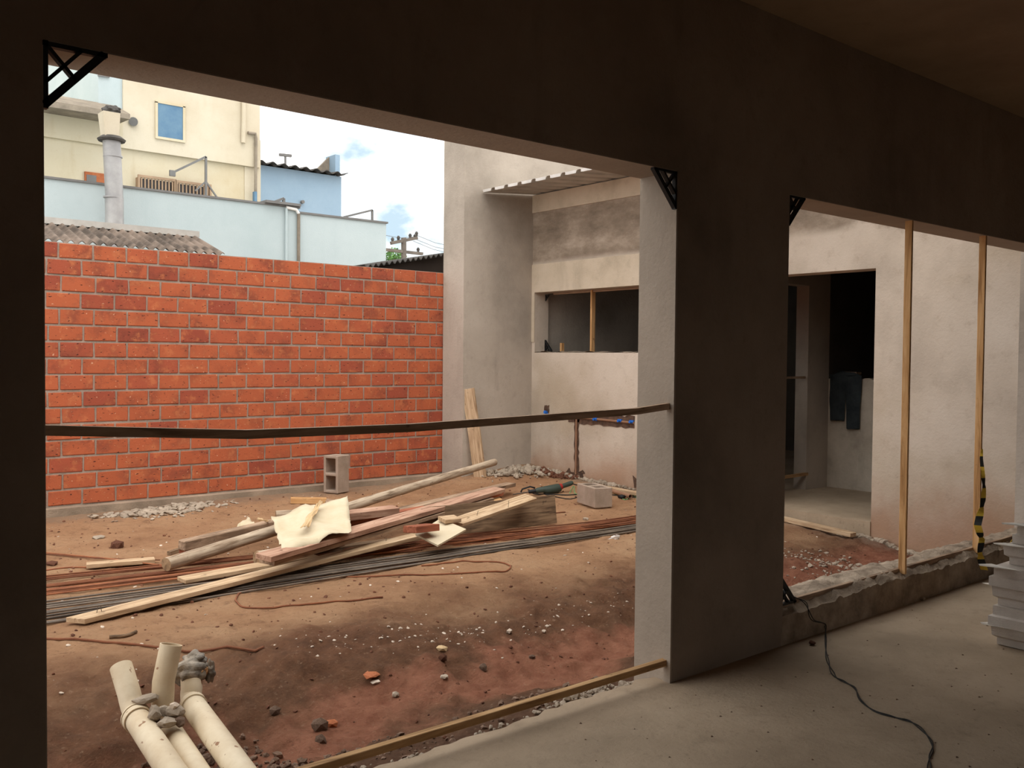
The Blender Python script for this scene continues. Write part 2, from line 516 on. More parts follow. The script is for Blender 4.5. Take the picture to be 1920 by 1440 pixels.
M['black_cable'] = plain('black_cable', (0.02, 0.018, 0.016, 1), 0.6)
M['dark_green'] = plain('dark_green_tool', rgb(60, 70, 62), 0.5)
M['red_paint'] = plain('red_tool_grip', rgb(170, 45, 40), 0.5)
M['green_line'] = plain('green_twine', rgb(120, 180, 120), 0.7)
M['blue_fit'] = plain('blue_fitting', rgb(40, 110, 205), 0.4)
M['brown_pipe'] = plain('brown_water_pipe', rgb(150, 112, 88), 0.45)
M['dark_hole'] = noisy('broken_masonry', rgb(110, 84, 68), rgb(70, 54, 46), 12, 0.95, 0.8, 40, 'World')
M['zinc'] = metal('zinc_sheet', rgb(196, 190, 182), rgb(170, 164, 156), 4, 0.45, 0.35)
M['white_metal'] = plain('white_sheet', rgb(244, 242, 238), 0.5)
M['fibre'] = noisy('fibre_cement', rgb(128, 112, 100), rgb(78, 68, 60), 3, 0.95, 0.4, 40, 'World', 0.2, 0.4, 0.62)
M['dark_fibre'] = noisy('dark_fibre_cement', rgb(92, 88, 84), rgb(62, 60, 58), 4, 0.95, 0.3, 40, 'World')
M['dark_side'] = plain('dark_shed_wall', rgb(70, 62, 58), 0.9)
M['pale_blue'] = plaster('pale_blue_render', rgb(182, 194, 196), rgb(172, 186, 188), rgb(190, 201, 202), 0.25, 0.5)
M['cream'] = plaster('cream_render', rgb(206, 195, 174), rgb(192, 178, 154), rgb(212, 202, 184), 0.35, 0.4)
M['cream_low'] = plaster('cream_lower_render', rgb(204, 192, 166), rgb(190, 172, 140), rgb(210, 200, 178), 0.4, 0.4)
M['sky_blue'] = plaster('sky_blue_render', rgb(146, 170, 190), rgb(136, 160, 182), rgb(156, 178, 196), 0.2, 0.5)
M['shutter'] = noisy('blue_shutter', rgb(106, 136, 158), rgb(88, 120, 148), 3, 0.7, 0.1, 30, 'World')
M['roof_grey'] = noisy('grey_slab', rgb(150, 138, 122), rgb(120, 110, 98), 3, 0.9, 0.3, 40, 'World')
M['iron'] = plain('painted_iron', rgb(120, 118, 116), 0.6)
M['brown_iron'] = plain('brown_iron', rgb(170, 142, 116), 0.7)
M['glass_dark'] = plain('dark_pane', rgb(70, 66, 66), 0.25, 0.5)
M['duct'] = metal('galvanised_duct', rgb(176, 174, 172), rgb(150, 148, 148), 3, 0.5, 0.4)
M['pole'] = noisy('pole_concrete', rgb(120, 112, 104), rgb(96, 90, 84), 3, 0.9, 0.2, 40)
M['leaf'] = noisy('tree_leaves', rgb(110, 150, 84), rgb(74, 116, 60), 2, 0.8, 0)
M['trousers'] = noisy('dark_trousers', rgb(56, 62, 64), rgb(40, 45, 48), 9, 0.95, 0.3, 120)
M['yellow'] = plain('yellow_tape', rgb(222, 186, 70), 0.5)
M['tape_black'] = plain('black_tape', (0.02, 0.02, 0.018, 1), 0.5)
M['foam'] = noisy('white_foam', rgb(218, 208, 198), rgb(198, 188, 178), 6, 0.95, 0.4, 150)
M['foam_flap'] = plain('white_foam_lip', rgb(236, 230, 220), 0.9)
M['clear'] = noisy('clear_plastic', rgb(232, 226, 220), rgb(214, 204, 196), 6, 0.3, 0.2, 20, 'Object', 0.5)

# ------------------------------------------------------------------ room shell
YI, YO = 2.609, 2.820          # inner and outer face of the near wall
J0, J1, C1, J2 = 0.613, 3.095, 3.921, 7.50   # opening 1, column, opening 2
LZ, CZ = 2.20, 3.02
RX0, RX1, RY0 = -3.2, 9.6, -5.4

wf = MB()
wf.box(RX0, J0, YI, YO, -0.3, LZ)
wf.box(J1, C1, YI, YO, -0.3, LZ)
wf.box(J2 + 0.22, RX1, YI, YO, -0.3, LZ)
wf.box(RX0, RX1, YI, YO, LZ, 3.35)
tag(wf.build('wall_front', M['near_wall']), 'dark grey plastered wall around the two big openings', 'wall', kind='structure')
tag(MB().box(RX0 - 0.2, RX0, RY0, YO, -0.3, 3.35).build('wall_left', M['near_wall']), 'plastered end wall of the unlit room', 'wall', kind='structure')
tag(MB().box(RX1, RX1 + 0.2, RY0, YO, -0.3, 3.35).build('wall_right', M['near_wall']), 'plastered far end wall of the unlit room', 'wall', kind='structure')
wr_ = MB()
wr_.box(RX0 - 0.2, 3.6, RY0 - 0.2, RY0, -0.3, 3.35); wr_.box(4.9, RX1 + 0.2, RY0 - 0.2, RY0, -0.3, 3.35); wr_.box(3.6, 4.9, RY0 - 0.2, RY0, LZ, 3.35)  # unseen opening added here so daylight lifts the dark room
tag(MB().box(-20, 20, -30, RY0 - 0.2, -0.35, -0.1).build('ground_rear', M['footing']), 'ground outside behind the room', 'ground', kind='structure')
tag(wr_.build('wall_rear', M['near_wall']), 'plastered rear wall of the unlit room, with an added light opening', 'wall', kind='structure')
tag(MB().box(RX0 - 0.2, RX1 + 0.2, RY0 - 0.2, YI, CZ, 3.35).build('ceiling', M['ceiling']), 'brownish plastered ceiling of the unlit room', 'ceiling', kind='structure')

# floor slab with a broken edge in the first opening
fl = MB()
n = 90
xs = np.linspace(J0 - 0.05, J1 + 0.02, n)
edge = 2.69 + 0.05 * vnoise(xs, xs * 0, 3, 0.25) + 0.03 * vnoise(xs, xs * 0, 4, 0.06)
edge = edge + 0.04 * np.exp(-((xs - 3.02) / 0.12) ** 2)
for i in range(n - 1):
    a, b = (xs[i], edge[i]), (xs[i + 1], edge[i + 1])
    a2, b2 = (xs[i], edge[i] + 0.03), (xs[i + 1], edge[i + 1] + 0.03)
    fl.add([(a[0], YI, 0), (b[0], YI, 0), (b[0], b[1], 0), (a[0], a[1], 0), (b2[0], b2[1], -0.05), (a2[0], a2[1], -0.05), (b2[0], b2[1], -0.3), (a2[0], a2[1], -0.3)],
           [(0, 1, 2, 3), (3, 2, 4, 5), (5, 4, 6, 7)])
fl.box(RX0, RX1, RY0, YI, -0.3, 0)
tag(fl.build('floor', M['floor']), 'dusty beige cement floor of the room', 'floor', kind='structure')

# low sill with a crumbly top under the second opening
def heightfield(mb, xs, ys, zf, z0=None):
    gx, gy = np.meshgrid(xs, ys, indexing='ij')
    z = zf(gx, gy)
    ny = len(ys)
    v = np.stack([gx, gy, z], -1).reshape(-1, 3).tolist()
    f = []
    for i in range(len(xs) - 1):
        for j in range(ny - 1):
            a = i * ny + j
            f.append((a, a + ny, a + ny + 1, a + 1))
    mb.add(v, f)
    return z

sb = MB()
xs = np.linspace(C1 - 0.01, J2 + 0.05, 240)
ys = np.concatenate([[YI - 0.001, YI + 0.001], np.linspace(YI + 0.012, 2.93, 26)])
def sill_z(x, y):
    z = 0.150 + 0.035 * sst(YI, 2.66, y) - 0.05 * sst(2.80, 2.93, y)
    z = z + 0.022 * vnoise(x, y, 11, 0.06) + 0.014 * vnoise(x, y, 12, 0.025) + 0.03 * vnoise(x, y, 13, 0.4)
    z = np.where(y < YI, -0.02, z)
    return z
heightfield(sb, xs, ys, sill_z)
sb.box(C1 - 0.01, J2 + 0.05, 2.90, 2.929, -0.3, 0.06)
tag(sb.build('sill_wall', M['rough_concrete'], smooth=50), 'low concrete sill with crumbling top under the second opening', 'sill', kind='structure')

# plaster reveal strip and slim wooden edge strips of the first opening
ts = MB()
ts.box(J1 - 0.012, J1 - 0.001, YI - 0.004, YI + 0.035, 0.0, LZ - 0.17)
o = ts.build('trim_1', M['jamb']); tag(o, 'pale strip along the column edge of the first opening', 'trim', kind='structure')
rv = MB()
rv.box(J1 - 0.003, J1 + 0.05, YI + 0.002, YO + 0.002, -0.25, LZ)
rv.box(C1 - 0.05, C1 + 0.003, YI + 0.002, YO + 0.002, -0.25, LZ)
rv.box(J0 - 0.05, J0 + 0.003, YI + 0.002, YO + 0.002, -0.25, LZ)
rv.box(J0, J1, YI + 0.002, YO + 0.002, LZ - 0.003, LZ + 0.05)
rv.box(C1, J2 + 0.2, YI + 0.002, YO + 0.002, LZ - 0.003, LZ + 0.05)
tag(rv.build('trim_2', M['jamb']), 'lighter render lining the sides and heads of both openings', 'trim', kind='structure')

# ------------------------------------------------------------------ yard walls
XW, YG = 7.50, 8.59
tag(MB().box(6.45, 12.6, YG, 8.99, -0.4, 4.7).build('wall_boundary', M['boundary']), 'tall smooth grey plastered wall right of the red bricks', 'wall', kind='structure')

wy = MB()
D0, D1, W0, W1, WS, WT = 4.13, 5.25, 6.2, 8.54, 1.463, 2.19
T = 0.22
wy.box(XW, XW + T, 2.62, D0, -0.4, 3.37)
wy.box(XW, XW + T, D1, W0, -0.4, 3.37)
wy.box(XW, XW + T, W1, YG, -0.4, 3.37)
wy.box(XW, XW + T, D0, D1, WT, 3.37)
wy.box(XW, XW + T, W0, W1, WT, 3.37)
wy.box(XW, XW + T, W0, W1, -0.4, WS)
tag(wy.build('wall_yard', M['yard_wall']), 'patchy pinkish grey plastered wall with the strip window and doorway', 'wall', kind='structure')
bd = MB()
bd.box(XW - 0.014, XW, 5.4, YG, 3.157, 3.37)
bd.box(XW - 0.012, XW, 5.4, W0, WT, 2.53)
bd.box(XW - 0.012, XW, W1, YG, WT - 0.6, 2.53)
bd.box(XW - 0.012, XW, W0, W1, WT, 2.53)
tag(bd.build('trim_3', M['band']), 'paler render bands above the strip window', 'trim', kind='structure')
pl = MB().box(XW - 0.02, XW, 2.83, 2.955, -0.2, 2.6)
tag(pl.build('trim_4', M['boundary']), 'narrow plaster pilaster at the end of the yard wall', 'trim', kind='structure')

# crumbling window sill
ws = MB()
ys_ = np.linspace(W0, W1, 90); xs_ = np.linspace(XW - 0.004, XW + T, 9)
heightfield(ws, xs_, ys_, lambda x, y: WS + 0.008 + 0.02 * vnoise(x, y, 21, 0.06))
o = ws.build('window_sill_1', M['rough_concrete'], smooth=60)
tag(o, 'broken mortar sill of the strip window', 'sill', kind='structure')

# rooms behind the yard wall
ir = MB()
# partition at Y 5.59 with an inner doorway
ir.box(XW + T, 7.95, 5.59, 5.74, -0.3, 3.0)
ir.box(8.79, 9.20, 5.59, 5.74, -0.3, 3.0)
ir.box(7.95, 8.79, 5.59, 5.74, 2.19, 3.0)
tag(ir.build('wall_partition', M['boundary']), 'plastered partition with an inner doorway behind the yard doorway', 'wall', kind='structure')  # paler plaster stands in for the light on this stretch
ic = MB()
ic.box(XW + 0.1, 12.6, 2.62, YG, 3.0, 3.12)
ic.box(9.20, 12.4, 5.59, 5.74, -0.3, 3.0)  # same partition continued in the plaster darkened for shade
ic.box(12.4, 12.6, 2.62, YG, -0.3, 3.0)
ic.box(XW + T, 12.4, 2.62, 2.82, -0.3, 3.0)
tag(ic.build('wall_inner', M['shaded_room']), 'shell of the rooms behind the yard wall, plaster darkened for shade', 'wall', kind='structure')
fs = MB().box(XW + 0.06, 12.4, 2.82, YG, -0.4, 0.012).box(XW - 0.012, XW + 0.06, D0, D1, -0.4, 0.012)
tag(fs.build('floor_rooms', M['floor']), 'cement floor slab seen through the yard doorway', 'floor', kind='structure')
hw = MB()
ys_ = np.linspace(2.82, 5.59, 60)
for i in range(len(ys_) - 1):
    za, zb = 1.205 + 0.03 * math.sin(ys_[i] * 37) * 0.4, 1.205 + 0.03 * math.sin(ys_[i + 1] * 37) * 0.4
    hw.add([(9.2, ys_[i], 0), (9.2, ys_[i + 1], 0), (9.2, ys_[i + 1], zb), (9.2, ys_[i], za), (9.33, ys_[i + 1], zb), (9.33, ys_[i], za), (9.33, ys_[i + 1], 0), (9.33, ys_[i], 0)],
           [(0, 3, 2, 1), (3, 5, 4, 2), (5, 7, 6, 4)])
tag(hw.build('wall_half', M['rough_wall']), 'rough chest-high wall inside the yard doorway', 'wall', kind='structure')

# ------------------------------------------------------------------ red brick wall
YB = 9.0
BX0, BX1, BZ = 0.0, 6.52, 0.021
PX, PZ = 0.2945, 0.1485
bw = MB().box(BX0, BX1, YB + 0.009, YB + 0.14, -0.1, BZ + 16 * PZ - 0.004).build('wall_back', M['mortar'])
tag(bw, 'tall boundary wall of red clay bricks with grey mortar', 'wall', kind='structure')
def brick_mesh(k, length):
    rr = random.Random(k)
    mb = MB().box(0, length, 0, 0.06, 0, 0.128)
    me = bevel_mesh(mb.mesh('brick', M['brick']), 0.004)
    for q in me.vertices:
        q.co.x += rr.uniform(-0.0025, 0.0025)
        q.co.z += rr.uniform(-0.0025, 0.0025)
        q.co.y += rr.uniform(-0.002, 0.002)
    return me
full = [brick_mesh(k, 0.278) for k in range(6)]
rest = MB()
for r in range(16):
    row = 15 - r
    z0 = BZ + r * PZ + 0.010
    off = (2.250 if row % 2 == 0 else 2.434 - PX) + RNG.uniform(-0.012, 0.012)
    k = int(math.floor((BX0 - off) / PX))
    while True:
        x0 = off + k * PX + 0.008
        x1 = x0 + 0.278
        k += 1
        if x1 < BX0 + 0.1: continue
        if x0 > BX1 - 0.04: break
        y0 = YB + RNG.uniform(-0.002, 0.002)
        zz = z0 + RNG.uniform(-0.002, 0.002)
        if x1 < 1.75:
            rest.box(max(x0, BX0), x1, y0, y0 + 0.06, zz, zz + 0.128)
            continue
        me = full[RNG.randrange(6)] if x1 <= BX1 else brick_mesh(50 + r, BX1 - 0.002 - x0)
        o = bpy.data.objects.new('brick', me)
        COL.objects.link(o)
        o.parent = bw
        o.location = (x0, y0, zz)
        o.rotation_euler = (0, RNG.uniform(-0.004, 0.004), 0)
o = rest.build('brick_courses', M['brick'], bw); o['kind'] = 'stuff'
ft = MB().box(BX0, 6.45, 8.885, YB + 0.14, -0.3, 0.018)
tag(ft.build('trim_5', M['footing']), 'grey concrete footing along the foot of the red brick wall', 'footing', kind='structure')

# ------------------------------------------------------------------ earth
gm = MB()
gx = np.arange(-1.2, 7.53, 0.026)
gy = np.arange(2.70, 9.05, 0.026)
def gz(x, y):
    h = ground_z(x, y)
    amp = 0.6 + 1.3 * sst(4.9, 4.2, y)
    h = h + amp * (0.05 * vnoise(x, y, 31, 0.55) + 0.022 * vnoise(x, y, 32, 0.19) + 0.016 * vnoise(x, y, 33, 0.085) + 0.014 * vnoise(x, y, 34, 0.045))
    return h
heightfield(gm, gx, gy, gz)
tag(gm.build('ground', M['earth'], smooth=True), 'bare reddish brown earth of the yard with a shallow trench', 'ground', kind='structure')
tag(MB().box(-40, 90, 9.2, 140, -0.6, -0.5).build('ground_beyond', M['footing']), 'ground beyond the brick wall', 'ground', kind='structure')

def gzz(x, y):
    return float(gz(np.array([x]), np.array([y]))[0])

# ------------------------------------------------------------------ zinc lean-to roof over the window
EX, EZ, RZ = 6.72, 3.315, 3.378
rf = empty('lean_to_roof', (EX, 8.3, EZ))
tag(rf, 'trapezoidal zinc sheet roof jutting out above the strip window', 'roof')
PR = 0.2352
prof = [(0.0, 0.0), (0.135, 0.0), (0.160, 0.034), (0.205, 0.034), (0.2352, 0.0)]
def zinc_sheet(y1, nribs):
    mb = MB()
    pts = []
    for k in range(nribs):
        for (a, h) in prof[:-1]:
            pts.append((y1 - k * PR - a, h))
    pts.append((y1 - nribs * PR, 0.0))
    v = []
    for (x, z) in ((EX, EZ), (XW + 0.4, RZ + 0.035)):
        for th in (0.0, 0.003):
            for (y, h) in pts:
                v.append((x, y, z + h + th))
    n = len(pts)
    f = []
    for i in range(n - 1):
        f.append((i, i + 1, 2 * n + i + 1, 2 * n + i))
        f.append((n + i, 3 * n + i, 3 * n + i + 1, n + i + 1))
        f.append((i, n + i, n + i + 1, i + 1))
    mb.add(v, f)
    return mb
for k in range(5):
    zinc_sheet(YG - 0.01 - k * 4 * PR, 5 if k == 4 else 4).build('roof_sheet', M['zinc'], rf)
for k in range(21):   # turned-up pan ends between the ribs
    y1 = YG - 0.012 - k * PR
    MB().add([(EX - 0.002, y1 + 0.024 * (k > 0), EZ + 0.004), (EX - 0.002, y1 - 0.137, EZ + 0.004), (EX - 0.012, y1 - 0.152, EZ + 0.03), (EX - 0.012, y1 + 0.012 * (k > 0), EZ + 0.03),
              (EX + 0.001, y1 + 0.024 * (k > 0), EZ + 0.004), (EX + 0.001, y1 - 0.137, EZ + 0.004), (EX - 0.009, y1 - 0.152, EZ + 0.03), (EX - 0.009, y1 + 0.012 * (k > 0), EZ + 0.03)],
             [(0, 1, 2, 3), (7, 6, 5, 4), (3, 2, 6, 7), (0, 3, 7, 4), (1, 5, 6, 2), (0, 4, 5, 1)]).build('turned_up_edge', M['white_metal'], rf)

# ------------------------------------------------------------------ timber helper
def frame(p0, p1, roll=0.0):
    p0, p1 = Vector(p0), Vector(p1)
    x = (p1 - p0).normalized()
    y = Vector((0, 0, 1)).cross(x)
    if y.length < 1e-4: y = Vector((0, 1, 0))
    y.normalize()
    z = x.cross(y)
    c, s = math.cos(roll), math.sin(roll)
    y, z = c * y + s * z, -s * y + c * z
    mw = Matrix.Identity(4)
    for i in range(3):
        mw[i][0], mw[i][1], mw[i][2], mw[i][3] = x[i], y[i], z[i], (p0 if True else p1)[i]
    return mw, (p1 - p0).length

def timber(name, p0, p1, w, t, mat, roll=0.0, bow=0.0, label=None, cat=None, group=None, parent=None, skew=0.0, bev=0.002, seed=1):
    mw, L = frame(p0, p1, roll)
    rr = random.Random(seed)
    n = max(2, min(14, int(L / 0.15)))
    mb = MB()
    v, f = [], []
    for i in range(n + 1):
        a = i / n
        b = bow * (1 - (2 * a - 1) ** 2)
        jw = rr.uniform(-0.012, 0.012) * w
        sx = skew * (1 if i == n else (-1 if i == 0 else 0))
        for (j, k) in ((-1, -1), (1, -1), (1, 1), (-1, 1)):
            v.append((a * L + sx * j * w, j * w / 2 + jw, k * t / 2 + b))
    for i in range(n):
        for k in range(4):
            k2 = (k + 1) % 4
            f.append((i * 4 + k, i * 4 + k2, i * 4 + 4 + k2, i * 4 + 4 + k))
    f.append((3, 2, 1, 0)); f.append((n * 4, n * 4 + 1, n * 4 + 2, n * 4 + 3))
    mb.add(v, f)
    me = mb.mesh(name, mat)
    if bev: bevel_mesh(me, bev)
    o = put(name, me, parent, mw)
    tag(o, label, cat, group)
    return o

def log(name, p0, p1, r0, r1, label, group=None, seed=1, bend=0.02):
    root_mw, L = frame(p0, p1)
    rr = random.Random(seed)
    n = max(5, int(L / 0.12))
    pts, rad = [], []
    for i in range(n + 1):
        a = i / n
        pts.append((a * L, bend * math.sin(a * 5 + seed), bend * 0.6 * math.sin(a * 4 + 2 * seed) * (1 if 0 < i < n else 0.8)))
        rad.append((r0 + (r1 - r0) * a) * rr.uniform(0.95, 1.05))
    e = empty(name, Vector(p0)); tag(e, label, 'log', group)
    mb = MB().tube(pts, rad, 14, cap=False, wob=0.04, rng=rr)
    put('trunk', mb.mesh('trunk', M['log'], smooth=True), e, root_mw)
    for i, (q, r, s_) in enumerate(((0, rad[0], -1), (n, rad[-1], 1))):
        c = MB()
        ring = [(pts[q][0], pts[q][1] + math.cos(k / 14 * 6.2832) * r * 1.01, pts[q][2] + math.sin(k / 14 * 6.2832) * r * 1.01) for k in range(14)]
        cen = (pts[q][0] + s_ * 0.006, pts[q][1], pts[q][2])
        c.add(ring + [cen], [((k, (k + 1) % 14, 14) if s_ > 0 else ((k + 1) % 14, k, 14)) for k in range(14)])
        put('cut_end', c.mesh('cut_end', M['log_end']), e, root_mw)
    return e

TG = 'timbers in the heap'
# ------------------------------------------------------------------ timber heap
log('peeled_log', P(312, 1058, 0.005), P(929, 866, 0.27), 0.046, 0.036, 'long pale peeled log slanting across the timber heap', None, 3, 0.012)
log('short_log', P(482, 1047, 0.0), P(640, 1015, 0.0), 0.05, 0.048, 'short round log poking out below the cream paper', None, 5, 0.004)
log('hidden_log', P(517, 966, 0.03), P(600, 962, 0.03), 0.038, 0.036, 'dark-ended round log stub behind the cream paper', None, 6, 0.003)
timber('square_beam', P(340, 1023, 0.055), P(560, 972, 0.06), 0.07, 0.07, M['grey_wood'], 0.1, 0, 'weathered square beam lying behind the long peeled log', 'beam', bev=0.006)
timber('prop_block', P(342, 1036, 0.0), P(352, 1031, 0.0), 0.05, 0.05, M['red_wood'], 0, 0, 'small red-brown block wedged under the weathered square beam', 'block')
timber('reddish_plank', P(494, 1046, 0.12), P(936, 918, 0.17), 0.13, 0.036, M['pink_wood'], 0.08, 0, 'long reddish plank on top of the timber heap', 'plank', seed=2)
timber('lower_plank', P(500, 1054, 0.075), P(915, 935, 0.12), 0.13, 0.03, M['grey_wood'], 0.05, 0, 'greyish plank right beneath the long reddish plank', 'plank', seed=3)
LONG = timber('long_board', P(141, 1164, -0.055), P(785, 1004, 0.015), 0.115, 0.028, M['pine'], 0.0, 0.0, 'long pale pine board reaching out front left of the heap', 'board', seed=4, skew=0.2)
timber('second_board', P(340, 1088, -0.05), P(590, 1043, -0.03), 0.13, 0.025, M['pine'], 0.0, 0.0, 'pale pine board half under the long front pine board', 'board', seed=5)
timber('grey_plank', P(690, 972, 0.05), P(958, 908, 0.045), 0.12, 0.035, M['grey_wood'], 0.0, 0, 'grey plank behind the long reddish plank', 'plank', seed=6)
timber('brown_beam', P(640, 968, 0.15), P(742, 956, 0.15), 0.11, 0.06, M['pink_wood'], 0.1, 0, 'short brown beam end between the peeled log and paper', 'beam', seed=7, bev=0.003)
timber('upright_board', Vector((4.25, 6.24, 0.045)), Vector((5.62, 6.10, 0.05)), 0.25, 0.026, M['dark_wood'], math.radians(82), 0, 'wide dark board standing on edge at the heap end', 'board', seed=8)
NAILED = timber('nailed_board', P(852, 981, 0.10), P(996, 932, 0.195), 0.15, 0.024, M['pine'], 0.12, 0, 'pale board with nails resting on the upright dark board', 'board', seed=9, skew=0.1)
timber('stub_board', P(828, 975, 0.14), P(858, 972, 0.14), 0.12, 0.03, M['pine'], 0.1, 0, 'stubby pale board end above the square plywood', 'board', seed=19)
timber('splinter_board', P(888, 947, 0.10), P(940, 936, 0.10), 0.06, 0.014, M['lath'], 0.0, 0, 'yellow split board tucked below the reddish plank end', 'board', seed=10, skew=0.5)
timber('split_lath', P(874, 953, 0.08), P(950, 942, 0.08), 0.05, 0.012, M['pine'], 0.0, 0, 'slim pale split lath beside the yellow split board', 'lath', seed=11, skew=0.7)
timber('dark_offcut', P(880, 938, 0.12), P(937, 925, 0.14), 0.1, 0.03, M['red_wood'], 0.0, 0, 'dark red offcut beneath the reddish plank end', 'offcut', seed=12)
timber('red_block', P(768, 993, 0.135), P(812, 988, 0.125), 0.15, 0.05, M['red_wood'], -0.1, 0, 'red-brown wood block lying on the square plywood', 'block', seed=13, bev=0.003)
timber('short_board', P(162, 1060, -0.05), P(290, 1050, -0.05), 0.09, 0.028, M['pine'], 0.0, 0, 'short pale board behind the rusty rods', 'board', seed=14)
timber('far_block', G(545, 938, 0.03), G(612, 939, 0.03), 0.08, 0.055, M['lath'], 0.0, 0, 'yellow squared timber on the ground behind the paper', 'timber', seed=15)
timber('wedge_offcut', G(612, 942, 0.03), G(640, 948, 0.03), 0.07, 0.05, M['grey_wood'], 0.3, 0, 'small wedge-cut grey offcut beside the yellow squared timber', 'offcut', seed=16, skew=0.3)
timber('pole_stick', P(316, 1038, -0.03), P(345, 1029, -0.03), 0.03, 0.03, M['dark_wood'], 0.0, 0, 'dark stick under the square beam end', 'stick', seed=17)
timber('heap_bearer', P(560, 1040, -0.06), P(860, 1002, -0.06), 0.09, 0.06, M['dark_wood'], 0.0, 0, 'dark bearer timber deep under the heap', 'timber', seed=18)
timber('shaded_beam', P(640, 985, 0.07), P(800, 958, 0.07), 0.1, 0.08, M['red_wood'], 0.0, 0, 'dark red beam deep in the gap below the brown beam', 'beam', seed=20)
# nails left in the two pale boards
def nail(board, x, y, z, lean):
    p = P(x, y, z)
    me = MB().tube([p - Vector((0, 0, 0.02)), p + Vector((lean, 0.0, 0.035))], 0.002, 5).mesh('nail', M['steel'])
    o = put('nail', me)
    o.parent = board
    o.matrix_parent_inverse = board.matrix_basis.inverted()
for a_ in ((180, 1150, -0.04, 0.01), (192, 1147, -0.04, -0.01), (641, 1037, 0.0, 0.0), (724, 1017, 0.01, 0.0)): nail(LONG, *a_)
for a_ in ((953, 947, 0.18, 0.005), (893, 966, 0.135, 0.02)): nail(NAILED, *a_)

# square plywood offcut
cs = [P(779, 1001, 0.075), P(826, 972, 0.13), P(874, 992, 0.10), P(821, 1022, 0.03)]
nrm = (cs[1] - cs[0]).cross(cs[3] - cs[0]).normalized()
if nrm.z < 0: nrm = -nrm
mb = MB().add([c_ for c_ in cs] + [c_ - nrm * 0.014 for c_ in cs], [(3, 2, 1, 0), (4, 5, 6, 7)] + [(i, (i + 1) % 4, (i + 1) % 4 + 4, i + 4) for i in range(4)])
tag(mb.build('plywood_square', M['paper'], weld=True), 'pale square of plywood tilted on the front of the heap', 'plywood')

# paper sheets
def sheet(name, c, n, amp, mat, seed, label, cat):
    v, f = [], []
    for i in range(n + 1):
        for j in range(n + 1):
            a, b = i / n, j / n
            p = (c[0] * (1 - a) + c[1] * a) * (1 - b) + (c[3] * (1 - a) + c[2] * a) * b
            v.append(p)
    nr = (c[1] - c[0]).cross(c[3] - c[0]).normalized()
    r = np.random.RandomState(seed)
    A = np.array([[i / n, j / n] for i in range(n + 1) for j in range(n + 1)])
    h = np.zeros(len(A))
    for k in range(7):
        d = r.randn(2); d /= np.linalg.norm(d)
        q = A @ d * r.uniform(1.2, 3.2) + r.rand()
        h += np.abs((q % 1) - 0.5) * r.uniform(0.3, 1.0)
    h -= h.mean()
    ed = r.uniform(-0.005, 0.005, (len(A), 3)) * ((A[:, :1] < 0.01) | (A[:, :1] > 0.99) | (A[:, 1:] < 0.01) | (A[:, 1:] > 0.99))
    v = [p + nr * float(hh * amp) + Vector(e) for p, hh, e in zip(v, h, ed)]
    for i in range(n):
        for j in range(n):
            q = i * (n + 1) + j
            f.append((q, q + n + 1, q + n + 2, q + 1))
    o = MB().add(v, f).build(name, mat, smooth=25)
    md = o.modifiers.new('thickness', 'SOLIDIFY'); md.thickness = 0.0015
    return tag(o, label, cat)
pc = [P(508, 968, 0.20), P(652, 931, 0.29), P(659, 997, 0.175), P(530, 1036, 0.125)]
sheet('cream_paper', pc, 18, 0.055, M['paper'], 4, 'big creased cream paper sheet draped over the logs', 'paper')
sheet('paper_fold', [P(594, 944, 0.28), P(606, 940, 0.29), P(580, 985, 0.22), P(562, 990, 0.215)], 8, 0.02, M['tan_paper'], 6, 'tan folded paper strip on the cream sheet', 'paper')
sheet('paper_scrap', [G(440, 992, 0.02), G(464, 967, 0.05), G(478, 982, 0.05), G(452, 998, 0.01)], 8, 0.03, M['paper'], 5, 'small crumpled pale paper scrap behind the square beam', 'paper')
sheet('cardboard_scrap', [P(484, 970, 0.10), P(507, 976, 0.12), P(500, 986, 0.05), P(487, 988, 0.03)], 6, 0.02, M['tan_paper'], 8, 'brown cardboard scrap left of the cream paper', 'cardboard')

# ------------------------------------------------------------------ steel rods
def rod(name, pts, r, mat, label, group=None, n=6):
    o = MB().tube(pts, r, n).build(name, mat, smooth=40)
    return tag(o, label, 'steel rod', group)
def bundle(name, nrod, x0, y0a, y0b, x1, y1a, y1b, r, mat, label, group, lift, seed):
    rr = random.Random(seed)
    for k in range(nrod):
        a = (k + 0.5) / nrod
        ya = y0a + (y0b - y0a) * a + rr.uniform(-0.05, 0.05)
        yb = y1a + (y1b - y1a) * ((a + rr.uniform(-0.25, 0.25)) % 1)
        xa, xb = x0 + rr.uniform(-0.4, 0.2), x1 + rr.uniform(-0.3, 0.6)
        s, ph, am = rr.uniform(1.5, 3), rr.uniform(0, 6), rr.uniform(0.0, 0.03)
        lz = lift * rr.random()
        pts = []
        for i in range(17):
            t = i / 16
            x = xa + (xb - xa) * t
            y = ya + (yb - ya) * t + am * math.sin(s * t * 3 + ph)
            pts.append((x, y, max(float(ground_z(x, y)), gzz(x, y) - 0.006) + r + lz))
        rod(name, pts, r, mat, label, group)
bundle('rusty_rod', 22, 0.75, 6.15, 6.72, 6.4, 5.55, 5.72, 0.0055, M['rust'], 'thin rusty steel rod in the rust-brown bundle under the heap', 'rusty rods under the heap', 0.03, 4)
bundle('steel_rod', 14, 0.8, 5.50, 6.02, 6.5, 5.34, 5.48, 0.0065, M['steel'], 'grey steel rod in the bundle running in front of the heap', 'grey rods before the heap', 0.02, 9)
